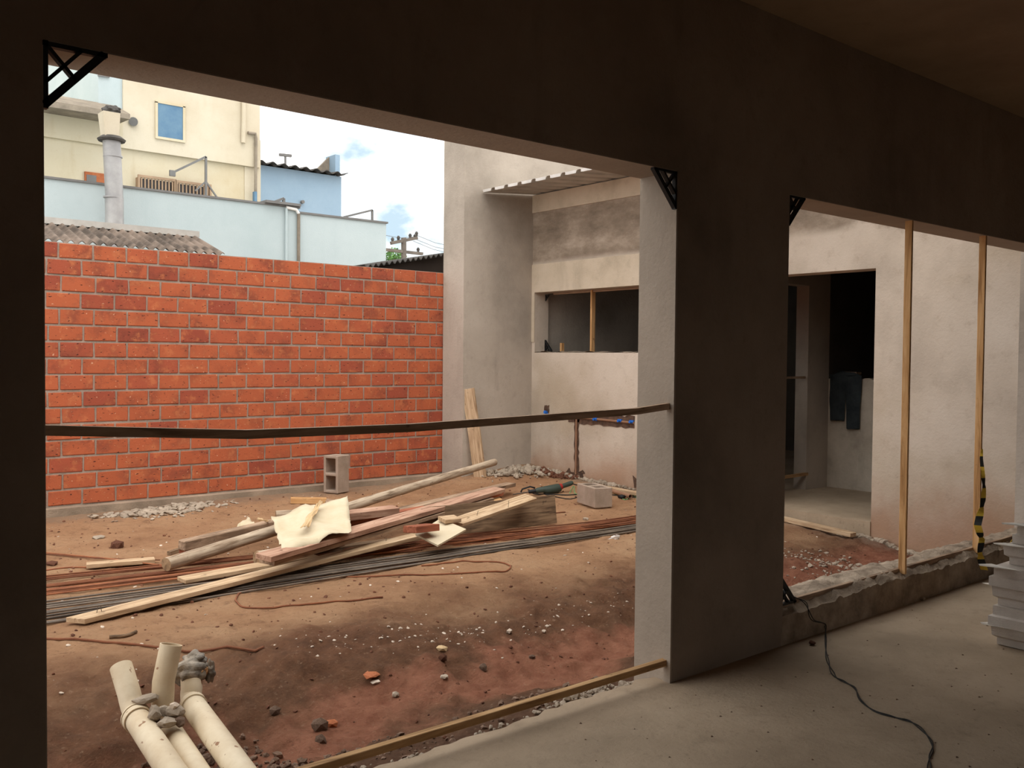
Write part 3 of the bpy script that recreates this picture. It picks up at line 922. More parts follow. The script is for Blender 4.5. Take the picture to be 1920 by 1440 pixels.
def gpath(pts, r, sub=4):
    q = []
    for (x, y) in pts:
        p = G(x, y)
        q.append(Vector((p.x, p.y, 0)))
    out = []
    for i in range(len(q) - 1):
        a0, a1, a2, a3 = q[max(i - 1, 0)], q[i], q[i + 1], q[min(i + 2, len(q) - 1)]
        for k in range(sub):
            t = k / sub
            out.append(0.5 * ((2 * a1) + (-a0 + a2) * t + (2 * a0 - 5 * a1 + 4 * a2 - a3) * t * t + (-a0 + 3 * a1 - 3 * a2 + a3) * t ** 3))
    out.append(q[-1])
    return [Vector((p.x, p.y, gzz(p.x, p.y) + r)) for p in out]
rod('bent_rod', gpath([(860, 1040), (700, 1072), (560, 1093), (470, 1107), (444, 1121), (446, 1133), (475, 1140), (560, 1137), (650, 1130), (718, 1125)], 0.006), 0.006, M['rust'], 'bent steel rod hooked at its end, in front of the grey rods')
rod('hairpin_rod', gpath([(560, 1085), (640, 1082), (760, 1080), (880, 1077), (940, 1074), (957, 1065), (950, 1058), (920, 1055), (850, 1057), (790, 1063)], 0.006), 0.006, M['rust'], 'steel rod bent into a hairpin loop, before the grey bundle')
rod('stray_rod', gpath([(20, 1192), (84, 1199), (200, 1207), (300, 1216), (400, 1222), (495, 1228)], 0.007), 0.007, M['rust'], 'straight rusty rod behind the three drain pipes')
rod('thin_stray_rod', [P(40, 1032, -0.07), P(200, 1047, -0.06), P(330, 1063, -0.05)], 0.005, M['rust'], 'thin stray rod leading to the peeled log end, upper one', None)
rod('second_stray_rod', [P(40, 1035, -0.075), P(180, 1047, -0.065), P(300, 1050, -0.05)], 0.004, M['rust'], 'thin stray rod just below another, left of the heap', None)
rod('buried_rod', gpath([(40, 1075), (84, 1073), (150, 1068), (230, 1065)], 0.005), 0.005, M['rust'], 'thin rod leading under the short pale board', None)
rod('end_rod', gpath([(1020, 966), (1060, 962)], 0.006), 0.006, M['rust'], 'short rusty rod stub right of the upright dark board')
rod('fine_rod', gpath([(1070, 992), (1120, 985), (1163, 980)], 0.004), 0.004, M['rust'], 'fine rusty wire rod behind the bundle, right end')
tag(MB().tube(gpath([(205, 1200), (235, 1197), (256, 1191)], 0.01), [0.009] * 9, 7).build('dry_stick', M['dark_wood']), 'short dry stick lying behind the straight rusty rod', 'stick')

# ------------------------------------------------------------------ hollow concrete blocks
def hollow_block(label):
    mb = MB().cells([0, .028, .181, .209, .362, .39], [0, .03, .16, .19], lambda i, j: not (i in (1, 3) and j == 1), 0, 0.19)
    me = mb.mesh('concrete_block', M['block'], weld=True)
    bevel_mesh(me, 0.005)
    for q in me.vertices:
        q.co += Vector((RNG.uniform(-1, 1), RNG.uniform(-1, 1), RNG.uniform(-1, 1))) * 0.0015
    o = put('concrete_block', me)
    return tag(o, label, 'concrete block', 'hollow concrete blocks')
b1 = hollow_block('hollow concrete block standing upright against the red brick wall')
d = Vector((-0.93, -0.37, 0)).normalized()      # the holes face this way
p = at('Z', -0.03, 633, 925)
b1.matrix_world = Matrix(((0, d.y, d.x, p.x - 0.19 * d.x), (0, -d.x, d.y, p.y - 0.19 * d.y), (1, 0, 0, -0.035), (0, 0, 0, 1)))
b2 = hollow_block('hollow concrete block lying on the earth, its two holes upward')
p = at('Z', -0.03, 1115, 952)
d1, d2 = Vector((0.309, 0.951, 0)), Vector((0.951, -0.309, 0))
p = p + d2 * 0.19
b2.matrix_world = Matrix(((d1.x, -d2.x, 0, p.x), (d1.y, -d2.y, 0, p.y), (0, 0, 1, -0.035), (0, 0, 0, 1)))

# leaning plank by the boundary wall
pb = G(893, 895); pt = at('Y', YG - 0.035, 878, 729)
timber('leaning_plank', Vector((pb.x, YG - 0.20, pb.z)), pt, 0.16, 0.025, M['pine'], math.radians(90), 0, 'pale plank leaning upright against the grey boundary wall', 'plank', seed=31)

# ------------------------------------------------------------------ drill and site clutter by the yard wall
pd0, pd1 = G(1000, 921, 0.05), G(1074, 909, 0.07)
dr = empty('rotary_hammer', (pd0 + pd1) / 2)
tag(dr, 'dark power hammer drill lying on the earth beside the rubble', 'power tool')
mwd, Ld = frame(pd0, pd1)
def dpart(name, prof_, mat, n=12):
    mb = MB().tube([(a * Ld, 0, h) for (a, r_, h) in prof_], [r_ for (a, r_, h) in prof_], n)
    return put(name, mb.mesh(name, mat, smooth=50), dr, mwd)
dpart('housing', [(0.05, .022, 0), (.1, .03, 0), (.25, .034, 0), (.3, .045, -.01), (.6, .05, -.012), (.66, .042, -.005)], M['dark_green'])
dpart('chuck', [(-.12, .012, 0), (-.1, .02, 0), (0.06, .022, 0)], M['black'])
dpart('drill_bit', [(-.5, .006, 0), (-.12, .007, 0)], M['steel'], 8)
dpart('rear_handle', [(.64, .034, 0), (.75, .026, .005), (.95, .026, .02), (1.0, .02, .025)], M['dark_green'])
dpart('grip_band', [(.66, .036, 0), (.72, .031, .003)], M['red_paint'])
put('side_handle', MB().tube([(0.05 * Ld, 0, 0.03), (-0.05 * Ld, 0.02, 0.05), (-.22 * Ld, 0.05, 0.03), (-.26 * Ld, .05, 0)], .009, 8).mesh('side_handle', M['black'], smooth=True), dr, mwd)
tag(MB().tube(gpath([(1073, 908), (1090, 912), (1085, 926), (1040, 928), (1004, 926), (990, 919)], 0.006), 0.006, 6).build('tool_cable', M['black_cable'], smooth=True), 'dark cable looping in front of the hammer drill', 'cable')
tag(MB().tube(gpath([(995, 921), (1030, 930), (1070, 936), (1100, 930), (1150, 928), (1200, 934)], 0.005), 0.005, 6).build('ground_cable', M['black_cable'], smooth=True), 'thin dark cable passing behind the lying concrete block', 'cable')
tag(MB().tube(gpath([(1068, 925), (1076, 912), (1084, 928), (1150, 925), (1165, 935), (1158, 922), (1172, 940), (1185, 926), (1195, 936), (1188, 921)], 0.004), 0.004, 5).build('green_twine', M['green_line'], smooth=True), 'tangled green twine around the lying concrete block', 'twine')
timber('white_plank', G(1128, 913, 0.03), G(1215, 929, 0.03), 0.08, 0.03, M['pine'], 0, 0, 'pale plank lying along the rubble by the yard wall', 'plank', seed=33)
tag(MB().hollow([G(1150, 921, 0.03), G(1182, 931, 0.03)], 0.022, 0.018, 14).build('grey_conduit', M['brown_pipe'], smooth=40), 'short grey conduit in front of the pale plank', 'pipe')
tag(MB().tube([G(1160, 931, 0.02), G(1166, 932, 0.02), G(1172, 931, 0.02)], [0.015, 0.028, 0.012], 9).build('black_plug', M['black'], smooth=True), 'small black plug on the green twine', 'plug')
sheet('plastic_scrap', [G(1140, 1012, 0.0), G(1150, 1003, 0.04), G(1164, 1004, 0.05), G(1160, 1012, 0.01)], 6, 0.03, M['clear'], 3, 'clear plastic scrap beside the steel rods', 'plastic')

# ------------------------------------------------------------------ stones, clods, rubble
def rock_mesh(seed, mat, flat=1.0, sub=2):
    bm = bmesh.new()
    bmesh.ops.create_icosphere(bm, subdivisions=sub, radius=1)
    r = random.Random(seed)
    pl_ = []
    for k in range(7):
        d = Vector((r.gauss(0, 1), r.gauss(0, 1), r.gauss(0, 1))).normalized()
        pl_.append((d, r.uniform(0.55, 0.9)))
    for q in bm.verts:
        for d, h in pl_:
            e = q.co.dot(d)
            if e > h: q.co -= d * (e - h)
        q.co += Vector((r.uniform(-1, 1), r.uniform(-1, 1), r.uniform(-1, 1))) * 0.085
        q.co.z *= flat
    me = bpy.data.meshes.new('stone')
    bm.to_mesh(me); bm.free()
    me.materials.append(mat)
    return me
def rock(name, px, py, size, mat, label, cat, seed, flat=0.7, group=None, lift=0.5, aspect=1.0):
    p = G(px, py)
    o = put(name, rock_mesh(seed, mat, flat, 1))
    o.scale = (size * aspect, size, size)
    o.location = (p.x, p.y, gzz(p.x, p.y) + size * flat * lift)
    o.rotation_euler = (0, 0, seed * 1.3)
    return tag(o, label, cat, group)
rock('earth_clod', 219, 1028, 0.062, M['clod'], 'round dark brown clod on the earth left of the heap', 'clod', 3, 0.75)
rock('clay_lump', 97, 1062, 0.05, M['clod'], 'flat brown lump on the earth at the left jamb', 'clod', 4, 0.4)
rock('pale_stone', 1098, 975, 0.03, M['rubble'], 'pale stone on the earth before the lying concrete block', 'stone', 5, 0.7)
rock('heap_stone', 744, 1037, 0.024, M['rubble'], 'larger pale pebble in the shade before the heap', 'stone', 6)
rock('heap_stone', 757, 1034, 0.018, M['rubble'], 'smaller pale pebble touching the larger one before the heap', 'stone', 7)
rock('clay_shard', 697, 1281, 0.045, M['shard'], 'orange clay tile shard in the trench', 'shard', 8, 0.3, aspect=1.3)
rock('pale_shard', 704, 1292, 0.03, M['chips'], 'pale flat chip just below the orange shard', 'chip', 9, 0.25)
rock('yellow_shard', 829, 1228, 0.036, M['tan_paper'], 'yellowish broken lump on the trench bank', 'lump', 10, 0.5)
rock('black_stone', 906, 1267, 0.03, M['dark_clod'], 'dark stone in the middle of the red trench', 'stone', 11, 0.9)
rock('brown_stone', 830, 1255, 0.03, M['clod'], 'brown stone in the red trench below the yellowish lump', 'stone', 12, 0.8)
rock('round_stone', 515, 1331, 0.034, M['dark_clod'], 'dark rounded stone right of the three drain pipes', 'stone', 13, 0.8)
rock('brick_fragment', 622, 1362, 0.034, M['shard'], 'reddish brick fragment on the dark earth near the slab', 'brick fragment', 14, 0.7)
rock('grey_stone', 600, 1372, 0.045, M['dark_clod'], 'grey lump beside the reddish brick fragment', 'stone', 15, 0.7)
rock('slab_stone', 602, 1393, 0.032, M['dark_clod'], 'grey stone below the reddish brick fragment', 'stone', 16, 0.8)
rock('white_stone', 742, 1313, 0.022, M['rubble'], 'small whitish stone near the trench edge, mid-yard', 'stone', 17, 0.7)
rock('mortar_lump', 834, 1292, 0.026, M['rubble'], 'grey-white mortar lump below the red trench', 'lump', 18, 0.45)
rock('trench_stone', 998, 1240, 0.022, M['dark_clod'], 'dark pebble in the red trench toward the column', 'stone', 19, 0.6)
rock('bank_stone', 955, 1175, 0.024, M['chips'], 'white stone on the dark trench bank', 'stone', 20, 0.7)
rock('bank_pebble', 1020, 1180, 0.016, M['chips'], 'small white pebble right of the white bank stone', 'stone', 21, 0.7)
rock('fallen_flake', 185, 1010, 0.06, M['rubble'], 'pale mortar flake on the earth above the brown clod', 'flake', 22, 0.3)
rock('pit_stone', 1611, 1052, 0.035, M['rubble'], 'pale stone in the red hollow beyond the low sill', 'stone', 23, 0.5)
rock('pit_chip', 1624, 1072, 0.028, M['chips'], 'white chip at the edge of the low sill', 'chip', 24, 0.5)
def stuff(name, mat, label, spots, smin, smax, flat, seed, cat='rubble', lift=0.3, angular=True):
    """many tiny loose pieces nobody could count, one mesh"""
    r = random.Random(seed)
    base = []
    for k in range(5):
        me = rock_mesh(seed * 10 + k, mat, 1.0, 1)
        base.append(([q.co.copy() for q in me.vertices], [tuple(pp.vertices) for pp in me.polygons]))
        bpy.data.meshes.remove(me)
    mb = MB()
    for (x, y, k) in spots(r):
        s_ = (smin + (smax - smin) * r.random() ** 2.2) * k
        vv, ff = r.choice(base)
        a = r.uniform(0, 6.28); fl_ = flat * r.uniform(0.6, 1.3)
        ca, sa = math.cos(a), math.sin(a); el = r.uniform(0.6, 1.0)
        tx, ty = r.uniform(-.3, .3), r.uniform(-.3, .3)
        z = gzz(x, y) + s_ * fl_ * lift
        mb.add([(x + s_ * (q.x * ca - q.y * el * sa), y + s_ * (q.x * sa + q.y * el * ca), z + s_ * (q.z * fl_ + q.x * tx + q.y * ty)) for q in vv], ff)
    o = mb.build(name, mat)
    return tag(o, label, cat, kind='stuff')
def blob(cx, cy, sx, sy, n):
    def f(r):
        for _ in range(n):
            yield cx + r.gauss(0, sx), cy + r.gauss(0, sy), 1.0
    return f
def along(pts, spread, n):
    def f(r):
        for _ in range(n):
            i = r.randrange(len(pts) - 1); t = r.random()
            a, b = pts[i], pts[i + 1]
            p = G(a[0] + (b[0] - a[0]) * t, a[1] + (b[1] - a[1]) * t)
            yield min(p.x + r.gauss(0, spread), 7.45), max(p.y + r.gauss(0, spread), 2.86), 1.0
    return f
def area(x0, x1, y0, y1, n):
    def f(r):
        for _ in range(n):
            yield r.uniform(x0, x1), r.uniform(y0, y1), 1.0
    return f
def rubble_heap(r):
    for _ in range(520):
        x = 3.0 + r.gauss(0, 0.24) ; y = min(8.87, 8.74 - abs(r.gauss(0, 0.17)))
        yield x, y, 1.0
stuff('mortar_rubble', M['rubble'], 'spilled grey mortar flakes at the foot of the brick wall', rubble_heap, 0.012, 0.06, 0.35, 2, lift=0.6)
stuff('corner_rubble', M['rubble'], 'broken plaster bits along the foot of the yard wall', along([(915, 893), (990, 880), (1040, 888), (1085, 893), (1190, 915)], 0.07, 620), 0.008, 0.045, 0.6, 3, lift=0.6)
stuff('corner_heap', M['rubble'], 'small whitish plaster heap in the corner of the yard walls', lambda r: [(min(7.44, 7.28 - abs(r.gauss(0, 0.25))), min(8.53, 8.42 - abs(r.gauss(0, 0.16))), 1.0) for _ in range(260)], 0.012, 0.05, 0.7, 14, lift=1.1)
stuff('red_rubble', M['clod'], 'dark red rubble below the chiselled pipe slot', along([(1012, 884), (1045, 893), (1075, 895)], 0.05, 130), 0.012, 0.045, 0.7, 4, lift=0.7)
stuff('trench_chips', M['chips'], 'scattered white chips along the dark trench bank', along([(560, 1220), (700, 1205), (830, 1190), (920, 1178), (1060, 1148), (1190, 1112)], 0.10, 150), 0.004, 0.017, 0.5, 5, 'chips', 0.1)
stuff('yard_litter', M['chips'], 'small pale crumbs scattered over the dry earth', area(1.0, 7.3, 4.4, 8.7, 380), 0.003, 0.016, 0.4, 6, 'chips')
stuff('earth_crumbs', M['clod'], 'small brown crumbs of earth over the yard', area(0.6, 7.3, 2.95, 8.7, 1900), 0.003, 0.016, 0.6, 7, 'crumbs')
stuff('bank_gravel', M['dark_clod'], 'dark gravel on the bank beside the floor slab', area(0.7, 3.2, 2.9, 3.35, 520), 0.005, 0.022, 0.7, 8, 'gravel')
stuff('column_rubble', M['rubble'], 'mortar crumbs heaped at the foot of the column', lambda r: [(min(3.06, 2.93 + r.gauss(0, 0.13)), max(2.74, 2.80 + r.gauss(0, 0.05)), 1.0) for _ in range(170)], 0.006, 0.026, 0.7, 9, lift=1.4)
stuff('pit_gravel', M['rubble'], 'pale gravel in the red hollow beyond the low sill', along([(1480, 1040), (1560, 1045), (1620, 1065), (1500, 1090)], 0.12, 330), 0.004, 0.024, 0.6, 10, 'gravel')
stuff('slab_crumbs', M['rubble'], 'mortar crumbs along the broken edge of the floor slab', area(1.2, 3.05, 2.70, 2.88, 800), 0.004, 0.020, 0.7, 13, 'crumbs', 0.9)
stuff('door_rubble', M['rubble'], 'broken concrete bits between the doorway slab and wall', along([(1540, 980), (1600, 985), (1640, 1000), (1720, 1020), (1790, 1030), (1840, 1020)], 0.09, 760), 0.008, 0.045, 0.6, 11)
stuff('pipe_gravel', M['dark_clod'], 'grey gravel around the three drain pipes', area(1.05, 1.75, 3.05, 3.85, 420), 0.008, 0.026, 0.8, 12, 'gravel')
timber('door_plank', G(1440, 966, 0.03), G(1600, 1003, 0.03), 0.08, 0.035, M['pine'], 0, 0, 'pale plank on the earth before the yard doorway', 'plank', seed=41)

# ------------------------------------------------------------------ drain pipes
def pipe_thing(name, label, runs, rad):
    e = empty(name, Vector(runs[0][1][0])); tag(e, label, 'drain pipe', 'drain pipes in the trench')
    for (pn, pts, r, mat) in runs:
        MB().hollow(pts, r, r - 0.005, 28).build(pn, mat, e, smooth=40)
    return e
zp = -0.105
def elbow(base, top, n=8):
    """run comes along +Y to base, then bends up to top"""
    return None
def curve3(a, b, c_, n=10):
    a, b, c_ = Vector(a), Vector(b), Vector(c_)
    return [a * (1 - t) ** 2 + b * 2 * t * (1 - t) + c_ * t * t for t in [i / n for i in range(n + 1)]]
R_ = 0.049
# first pipe: run, sleeve and bent-up stub
a1 = P(256, 1346, -0.06); t1 = P(227, 1250, 0.10)
e1 = P(318, 1440, -0.10)
dirr = (a1 - e1).normalized()
pipe_thing('drain_pipe', 'cream drain pipe with its empty open end bent up, leftmost of three', [
    ('pipe_run', [e1 - dirr * 0.35, e1, a1], R_, M['pvc']),
    ('pipe_bend', curve3(a1 - dirr * 0.05, a1 + dirr * 0.05, a1 + (t1 - a1) * 0.45, 8) + [t1], R_ - 0.004, M['pvc']),
    ('socket_ring', [a1 - dirr * 0.03, a1 - dirr * 0.015, a1], R_ + 0.007, M['pvc']),
    ('socket_lip', [a1 + dirr * 0.004, a1 + dirr * 0.012], R_ + 0.009, M['pvc'])], R_)
a2 = P(303, 1345, -0.10); t2 = P(321, 1208, 0.19); e2 = P(365, 1440, -0.125)
dirr = (a2 - e2).normalized()
pipe_thing('drain_pipe', 'cream drain pipe with the tallest upright stub, between two others', [
    ('pipe_run', [e2 - dirr * 0.35, e2, P(318, 1368, -0.12)], 0.044, M['pvc']),
    ('upright_stub', [a2 - Vector((0, 0, 0.05)), a2 + (t2 - a2) * 0.5 + Vector((-0.012, 0, 0)), t2], 0.045, M['pvc'])], R_)
a3 = P(361, 1321, -0.07); e3 = P(447, 1440, -0.09); t3 = P(358, 1262, 0.03)
dirr = (a3 - e3).normalized()
pipe_thing('drain_pipe', 'cream drain pipe plugged with a grey bag, rightmost of three', [
    ('pipe_run', [e3 - dirr * 0.2, e3, a3], R_, M['pvc']),
    ('upright_stub', curve3(a3 - dirr * 0.04, a3 + dirr * 0.05, a3 + (t3 - a3) * 0.5, 7) + [t3], R_ - 0.005, M['pvc']),
    ('socket_ring', [a3 - dirr * 0.03, a3 - dirr * 0.012, a3], R_ + 0.006, M['pvc'])], R_)
# bag stuffed into the third stub
def crumple(name, c, rx, rz, mat, seed, parent=None, amp=0.28):
    bm = bmesh.new()
    bmesh.ops.create_icosphere(bm, subdivisions=4, radius=1)
    r = np.random.RandomState(seed)
    dirs = r.randn(16, 3); dirs /= np.linalg.norm(dirs, axis=1)[:, None]
    fr = r.uniform(2, 6, 16); ph = r.rand(16) * 6
    for q in bm.verts:
        n_ = np.array(q.co)
        h = sum(abs(math.sin(float(n_ @ d) * f_ + p_)) for d, f_, p_ in zip(dirs, fr, ph)) / 16 - 0.6
        k = 1 + amp * h * 2.2
        q.co = Vector((n_[0] * rx * k, n_[1] * rx * k, n_[2] * rz * k))
    me = bpy.data.meshes.new(name); bm.to_mesh(me); bm.free()
    me.materials.append(mat)
    o = put(name, me, parent, Matrix.Translation(c))
    return o
up3 = (t3 - a3).normalized()
bag = empty('plastic_bag', t3 + up3 * 0.01); tag(bag, 'crumpled grey plastic bag stuffed over a pipe stub', 'bag')
crumple('bag_body', t3 + up3 * 0.005, 0.066, 0.055, M['bag'], 3, bag, 0.5)
crumple('bag_top', t3 + up3 * 0.055 + Vector((0.02, 0.0, 0)), 0.045, 0.035, M['bag'], 5, bag, 0.8)
crumple('bag_wrapper', t3 + up3 * 0.02 + Vector((0.03, -0.04, 0.0)), 0.028, 0.025, M['bag_tan'], 8, bag, 0.8)
crumple('bag_tail', t3 + Vector((0.07, -0.03, 0.0)), 0.022, 0.04, M['bag'], 9, bag, 0.9)
def free_rock(name, p, size, mat, label, seed, flat=0.7, group=None, aspect=1.0, rz=0.0):
    o = put(name, rock_mesh(seed, mat, flat)); o.location = p; o.scale = (size * aspect, size, size); o.rotation_euler = (0.1, 0.2, rz)
    return tag(o, label, 'rubble piece', group)
free_rock('mortar_chunk', P(266, 1312, 0.0), 0.045, M['rubble'], 'long mortar chunk wedged between the first and tall pipes', 31, 0.5, None, 1.6, 2.4)
free_rock('mortar_chunk', P(290, 1337, -0.01), 0.035, M['rubble'], 'squarish mortar chunk below the long wedged one', 32, 0.9)
free_rock('mortar_chunk', P(307, 1334, -0.02), 0.03, M['rubble'], 'rounded mortar chunk touching the tall pipe foot', 33, 0.8)
free_rock('mortar_chunk', P(328, 1334, -0.02), 0.038, M['rubble'], 'mortar chunk leaning on the bagged pipe', 34, 0.7)
free_rock('mortar_chunk', P(326, 1325, 0.0), 0.022, M['chips'], 'pale small mortar chunk on top of the others', 35, 0.8)
free_rock('mortar_chunk', P(312, 1354, -0.04), 0.04, M['rubble'], 'flat mortar chunk on the middle pipe run', 36, 0.45, None, 1.4, 0.6)
free_rock('mortar_chunk', P(338, 1355, -0.05), 0.028, M['dark_clod'], 'grey chunk between the middle and bagged pipes', 37, 0.8)
free_rock('mortar_chunk', P(296, 1356, -0.05), 0.028, M['dark_clod'], 'grey chunk between the first and middle pipes', 38, 0.7)
rock('pink_scrap', 130, 1432, 0.03, M['chips'], 'pinkish white scrap beside the left jamb', 'scrap', 44, 0.3)

# ------------------------------------------------------------------ battens, laths and corner braces in the openings
e_ = MB()
pts = [(J0 - 0.01, 1.200), (1.17, 1.163), (1.75, 1.158), (2.35, 1.170), (2.88, 1.180), (J1 + 0.005, 1.197)]
v, f = [], []
for (x, z) in pts:
    for (dy, dz) in ((-0.012, -0.0135), (0.012, -0.0135), (0.012, 0.0135), (-0.012, 0.0135)):
        v.append((x, YI + 0.03 + dy, z + dz))
for i in range(len(pts) - 1):
    for k in range(4):
        k2 = (k + 1) % 4
        f.append((i * 4 + k, i * 4 + 4 + k, i * 4 + 4 + k2, i * 4 + k2))
f += [(0, 1, 2, 3), tuple(len(v) - 1 - k for k in (0, 1, 2, 3))]
e_.add(v, f)
tag(e_.build('sagging_rail', M['rail'], weld=True), 'thin sagging wooden rail across the first opening at waist height', 'rail')
timber('floor_batten', Vector((0.9, 2.64, 0.088)), Vector((J1 + 0.005, 2.64, 0.083)), 0.03, 0.028, M['batten'], 0, 0, 'wooden batten just above the floor in the first opening', 'batten', seed=51)
for (x, lab) in ((5.150, 'upright wooden lath in the second opening, nearer the column'), (6.100, 'upright wooden lath in the second opening with striped tape')):
    timber('upright_lath', Vector((x, YI + 0.028, 0.175)), Vector((x - 0.004, YI + 0.028, LZ)), 0.042, 0.018, M['lath'], 0.0, 0, lab, 'lath', 'upright laths', seed=int(x * 10))
timber('sill_lath', Vector((C1, YI + 0.055, 0.182)), Vector((J2, YI + 0.055, 0.198)), 0.022, 0.03, M['grey_wood'], 0, 0, 'grey lath laid along the top of the low sill', 'lath', seed=53)

def brace(label, corner, sx, sz, size=0.155, y=YI + 0.012, axis='X', mat=None):
    """openwork corner brace: two legs, a long slope, an inner slope and a cross strut"""
    e = empty('corner_brace', corner); tag(e, label, 'corner brace')
    c = Vector(corner)
    ex = Vector((sx, 0, 0)) if axis == 'X' else Vector((0, sx, 0))
    ez = Vector((0, 0, sz))
    nn = ex.cross(ez)
    w_, t_ = size * 0.075, size * 0.13
    q = lambda a, b: c + ex * (a * size) + ez * (b * size)
    def b_(name, a, b, w=w_):
        mb = MB().bar(a, b, t_, w, up=nn.cross((b - a).normalized()))
        mb.build(name, M['black'], e)
    b_('leg', q(0, 0.05), q(1.0, 0.05)); b_('leg', q(0.05, 0), q(0.05, 1.08))
    b_('slope', q(0.95, 0.03), q(0.03, 1.03), w_ * 1.7)
    b_('inner_slope', q(0.6, 0.05), q(0.05, 0.66), w_ * 0.8)
    b_('strut', q(0.05, 0.05), q(0.5, 0.54), w_ * 0.8)
    return e
brace('black openwork brace in the upper left corner of the first opening', (J0, YI + 0.012, LZ), 1, -1, 0.16)
brace('black openwork brace at the column top in the first opening', (J1, YI + 0.012, LZ), -1, -1, 0.15)
brace('black openwork brace at the column top in the second opening', (C1, YI + 0.012, LZ), 1, -1, 0.14)
brace('black openwork brace standing on the low sill beside the column', (C1, YI + 0.03, 0.185), 1, 1, 0.15)
brace('tiny black brace in the lower corner of the strip window', (XW + 0.17, W1, WS + 0.015), -1, 1, 0.13, axis='Y')
brace('tiny black brace in the upper corner of the strip window', (XW + 0.17, W1, WT - 0.02), -1, -1, 0.07, axis='Y')
timber('window_lath', Vector((XW + 0.18, 7.725, WS)), Vector((XW + 0.18, 7.725, WT)), 0.06, 0.025, M['lath'], math.radians(90), 0, 'upright yellow lath dividing the strip window', 'lath', seed=61)
timber('window_peg', Vector((XW + 0.15, 8.21, WS)), Vector((XW + 0.15, 8.21, WS + 0.115)), 0.045, 0.03, M['lath'], math.radians(90), 0, 'short wooden peg standing on the strip window sill', 'peg', seed=62)
timber('head_lath', Vector((XW + 0.19, 6.22, WT - 0.012)), Vector((XW + 0.19, 8.40, WT - 0.012)), 0.04, 0.022, M['grey_wood'], 0, 0, 'thin lath under the head of the strip window', 'lath', seed=63)
timber('door_brace_lath', Vector((7.96, 5.63, 1.21)), Vector((8.80, 5.63, 1.215)), 0.03, 0.025, M['grey_wood'], 0, 0, 'lath across the inner doorway at waist height', 'lath', seed=64)
timber('door_foot_lath', Vector((7.96, 5.60, 0.17)), Vector((8.82, 5.60, 0.18)), 0.04, 0.03, M['batten'], 0, 0, 'brown lath low across the inner doorway', 'lath', seed=65)

# ------------------------------------------------------------------ water pipes in the chiselled wall
def slot(name, outline, label):
    """ragged chiselled hollow: dark broken masonry lining with a crumbly rim, set into the wall face"""
    c = sum((Vector(q) for q in outline), Vector()) / len(outline)
    n = len(outline)
    v = [Vector((XW - 0.006, q[1], q[2])) for q in outline] + [Vector((XW - 0.002, c.y + (q[1] - c.y) * 0.9, c.z + (q[2] - c.z) * 0.9)) for q in outline]
    f = [(i, (i + 1) % n, n + (i + 1) % n, n + i) for i in range(n)] + [tuple(range(n, 2 * n))]
    o = MB().add(v, f).build(name, M['dark_hole'])
    return tag(o, label, 'wall hollow', kind='structure')
def jag(y0, y1, z0, z1, n, amp, seed):
    r = random.Random(seed)
    pts = []
    for i in range(n): pts.append((0, y0 + (y1 - y0) * i / n + r.uniform(-amp, amp), z0 + r.uniform(-amp, amp)))
    k = max(2, int(n * (z1 - z0) / max(abs(y1 - y0), 1e-3)))
    k = min(k, 14)
    for i in range(k): pts.append((0, y1 + r.uniform(-amp, amp), z0 + (z1 - z0) * i / k + r.uniform(-amp, amp)))
    for i in range(n): pts.append((0, y1 + (y0 - y1) * i / n + r.uniform(-amp, amp), z1 + r.uniform(-amp, amp)))
    for i in range(k): pts.append((0, y0 + r.uniform(-amp, amp), z1 + (z0 - z1) * i / k + r.uniform(-amp, amp)))
    return pts
wy_ = lambda x, y: at('X', XW, x, y)
a, b = wy_(1066, 768), wy_(1190, 795)
slot('wall_slot_1', jag(wy_(1190, 770).y, wy_(1066, 770).y, wy_(1120, 797).z, wy_(1120, 776).z, 16, 0.012, 3), 'ragged dark slot chiselled across the yard wall')
slot('wall_slot_2', jag(wy_(1086, 800).y, wy_(1078, 800).y, 0.08, wy_(1082, 780).z, 5, 0.012, 4), 'narrow vertical slot chiselled down the yard wall')
slot('wall_slot_3', jag(wy_(1096, 890).y, wy_(1060, 890).y, 0.0, wy_(1075, 882).z, 6, 0.03, 5), 'broken hollow at the foot of the chiselled slot')
slot('wall_slot_4', jag(wy_(1030, 768).y, wy_(1021, 768).y, wy_(1025, 776).z, wy_(1025, 760).z, 4, 0.008, 6), 'small round hole chiselled in the yard wall')
slot('wall_slot_5', jag(wy_(1195, 905).y - 0.1, wy_(1186, 905).y, 0.0, wy_(1190, 905).z + 0.06, 4, 0.03, 7), 'dark broken corner at the foot of the wall')
wp = empty('water_pipe', wy_(1130, 786)); tag(wp, 'brown water pipes with blue fittings in the chiselled wall slot', 'water pipe')
zp_ = wy_(1130, 786).z
y_a, y_b, y_v = wy_(1190, 787).y, wy_(1084, 787).y, wy_(1082, 800).y
MB().tube([(XW - 0.012, y_a, zp_ - 0.012), (XW - 0.012, y_b, zp_)], 0.013, 10).build('cross_pipe', M['brown_pipe'], wp, smooth=40)
MB().tube([(XW - 0.012, y_v, 0.05), (XW - 0.012, y_v, zp_ + 0.02)], 0.012, 10).build('down_pipe', M['brown_pipe'], wp, smooth=40)
for (x, y) in ((1118, 786), (1164, 789), (1186, 791)):
    c = wy_(x, y)
    fi = MB().tube([(XW - 0.012, c.y - 0.028, c.z), (XW - 0.012, c.y + 0.028, c.z)], 0.019, 10).build('blue_fitting', M['blue_fit'], wp, smooth=40)
    MB().tube([(XW - 0.012, c.y, c.z), (XW - 0.05, c.y, c.z)], 0.014, 10).build('outlet', M['blue_fit'], fi, smooth=40)
c = wy_(1026, 773)
o = MB().tube([(XW - 0.004, c.y, c.z - 0.02), (XW - 0.02, c.y, c.z), (XW - 0.045, c.y, c.z + 0.004)], 0.02, 10).build('blue_outlet', M['blue_fit'], None, smooth=40)
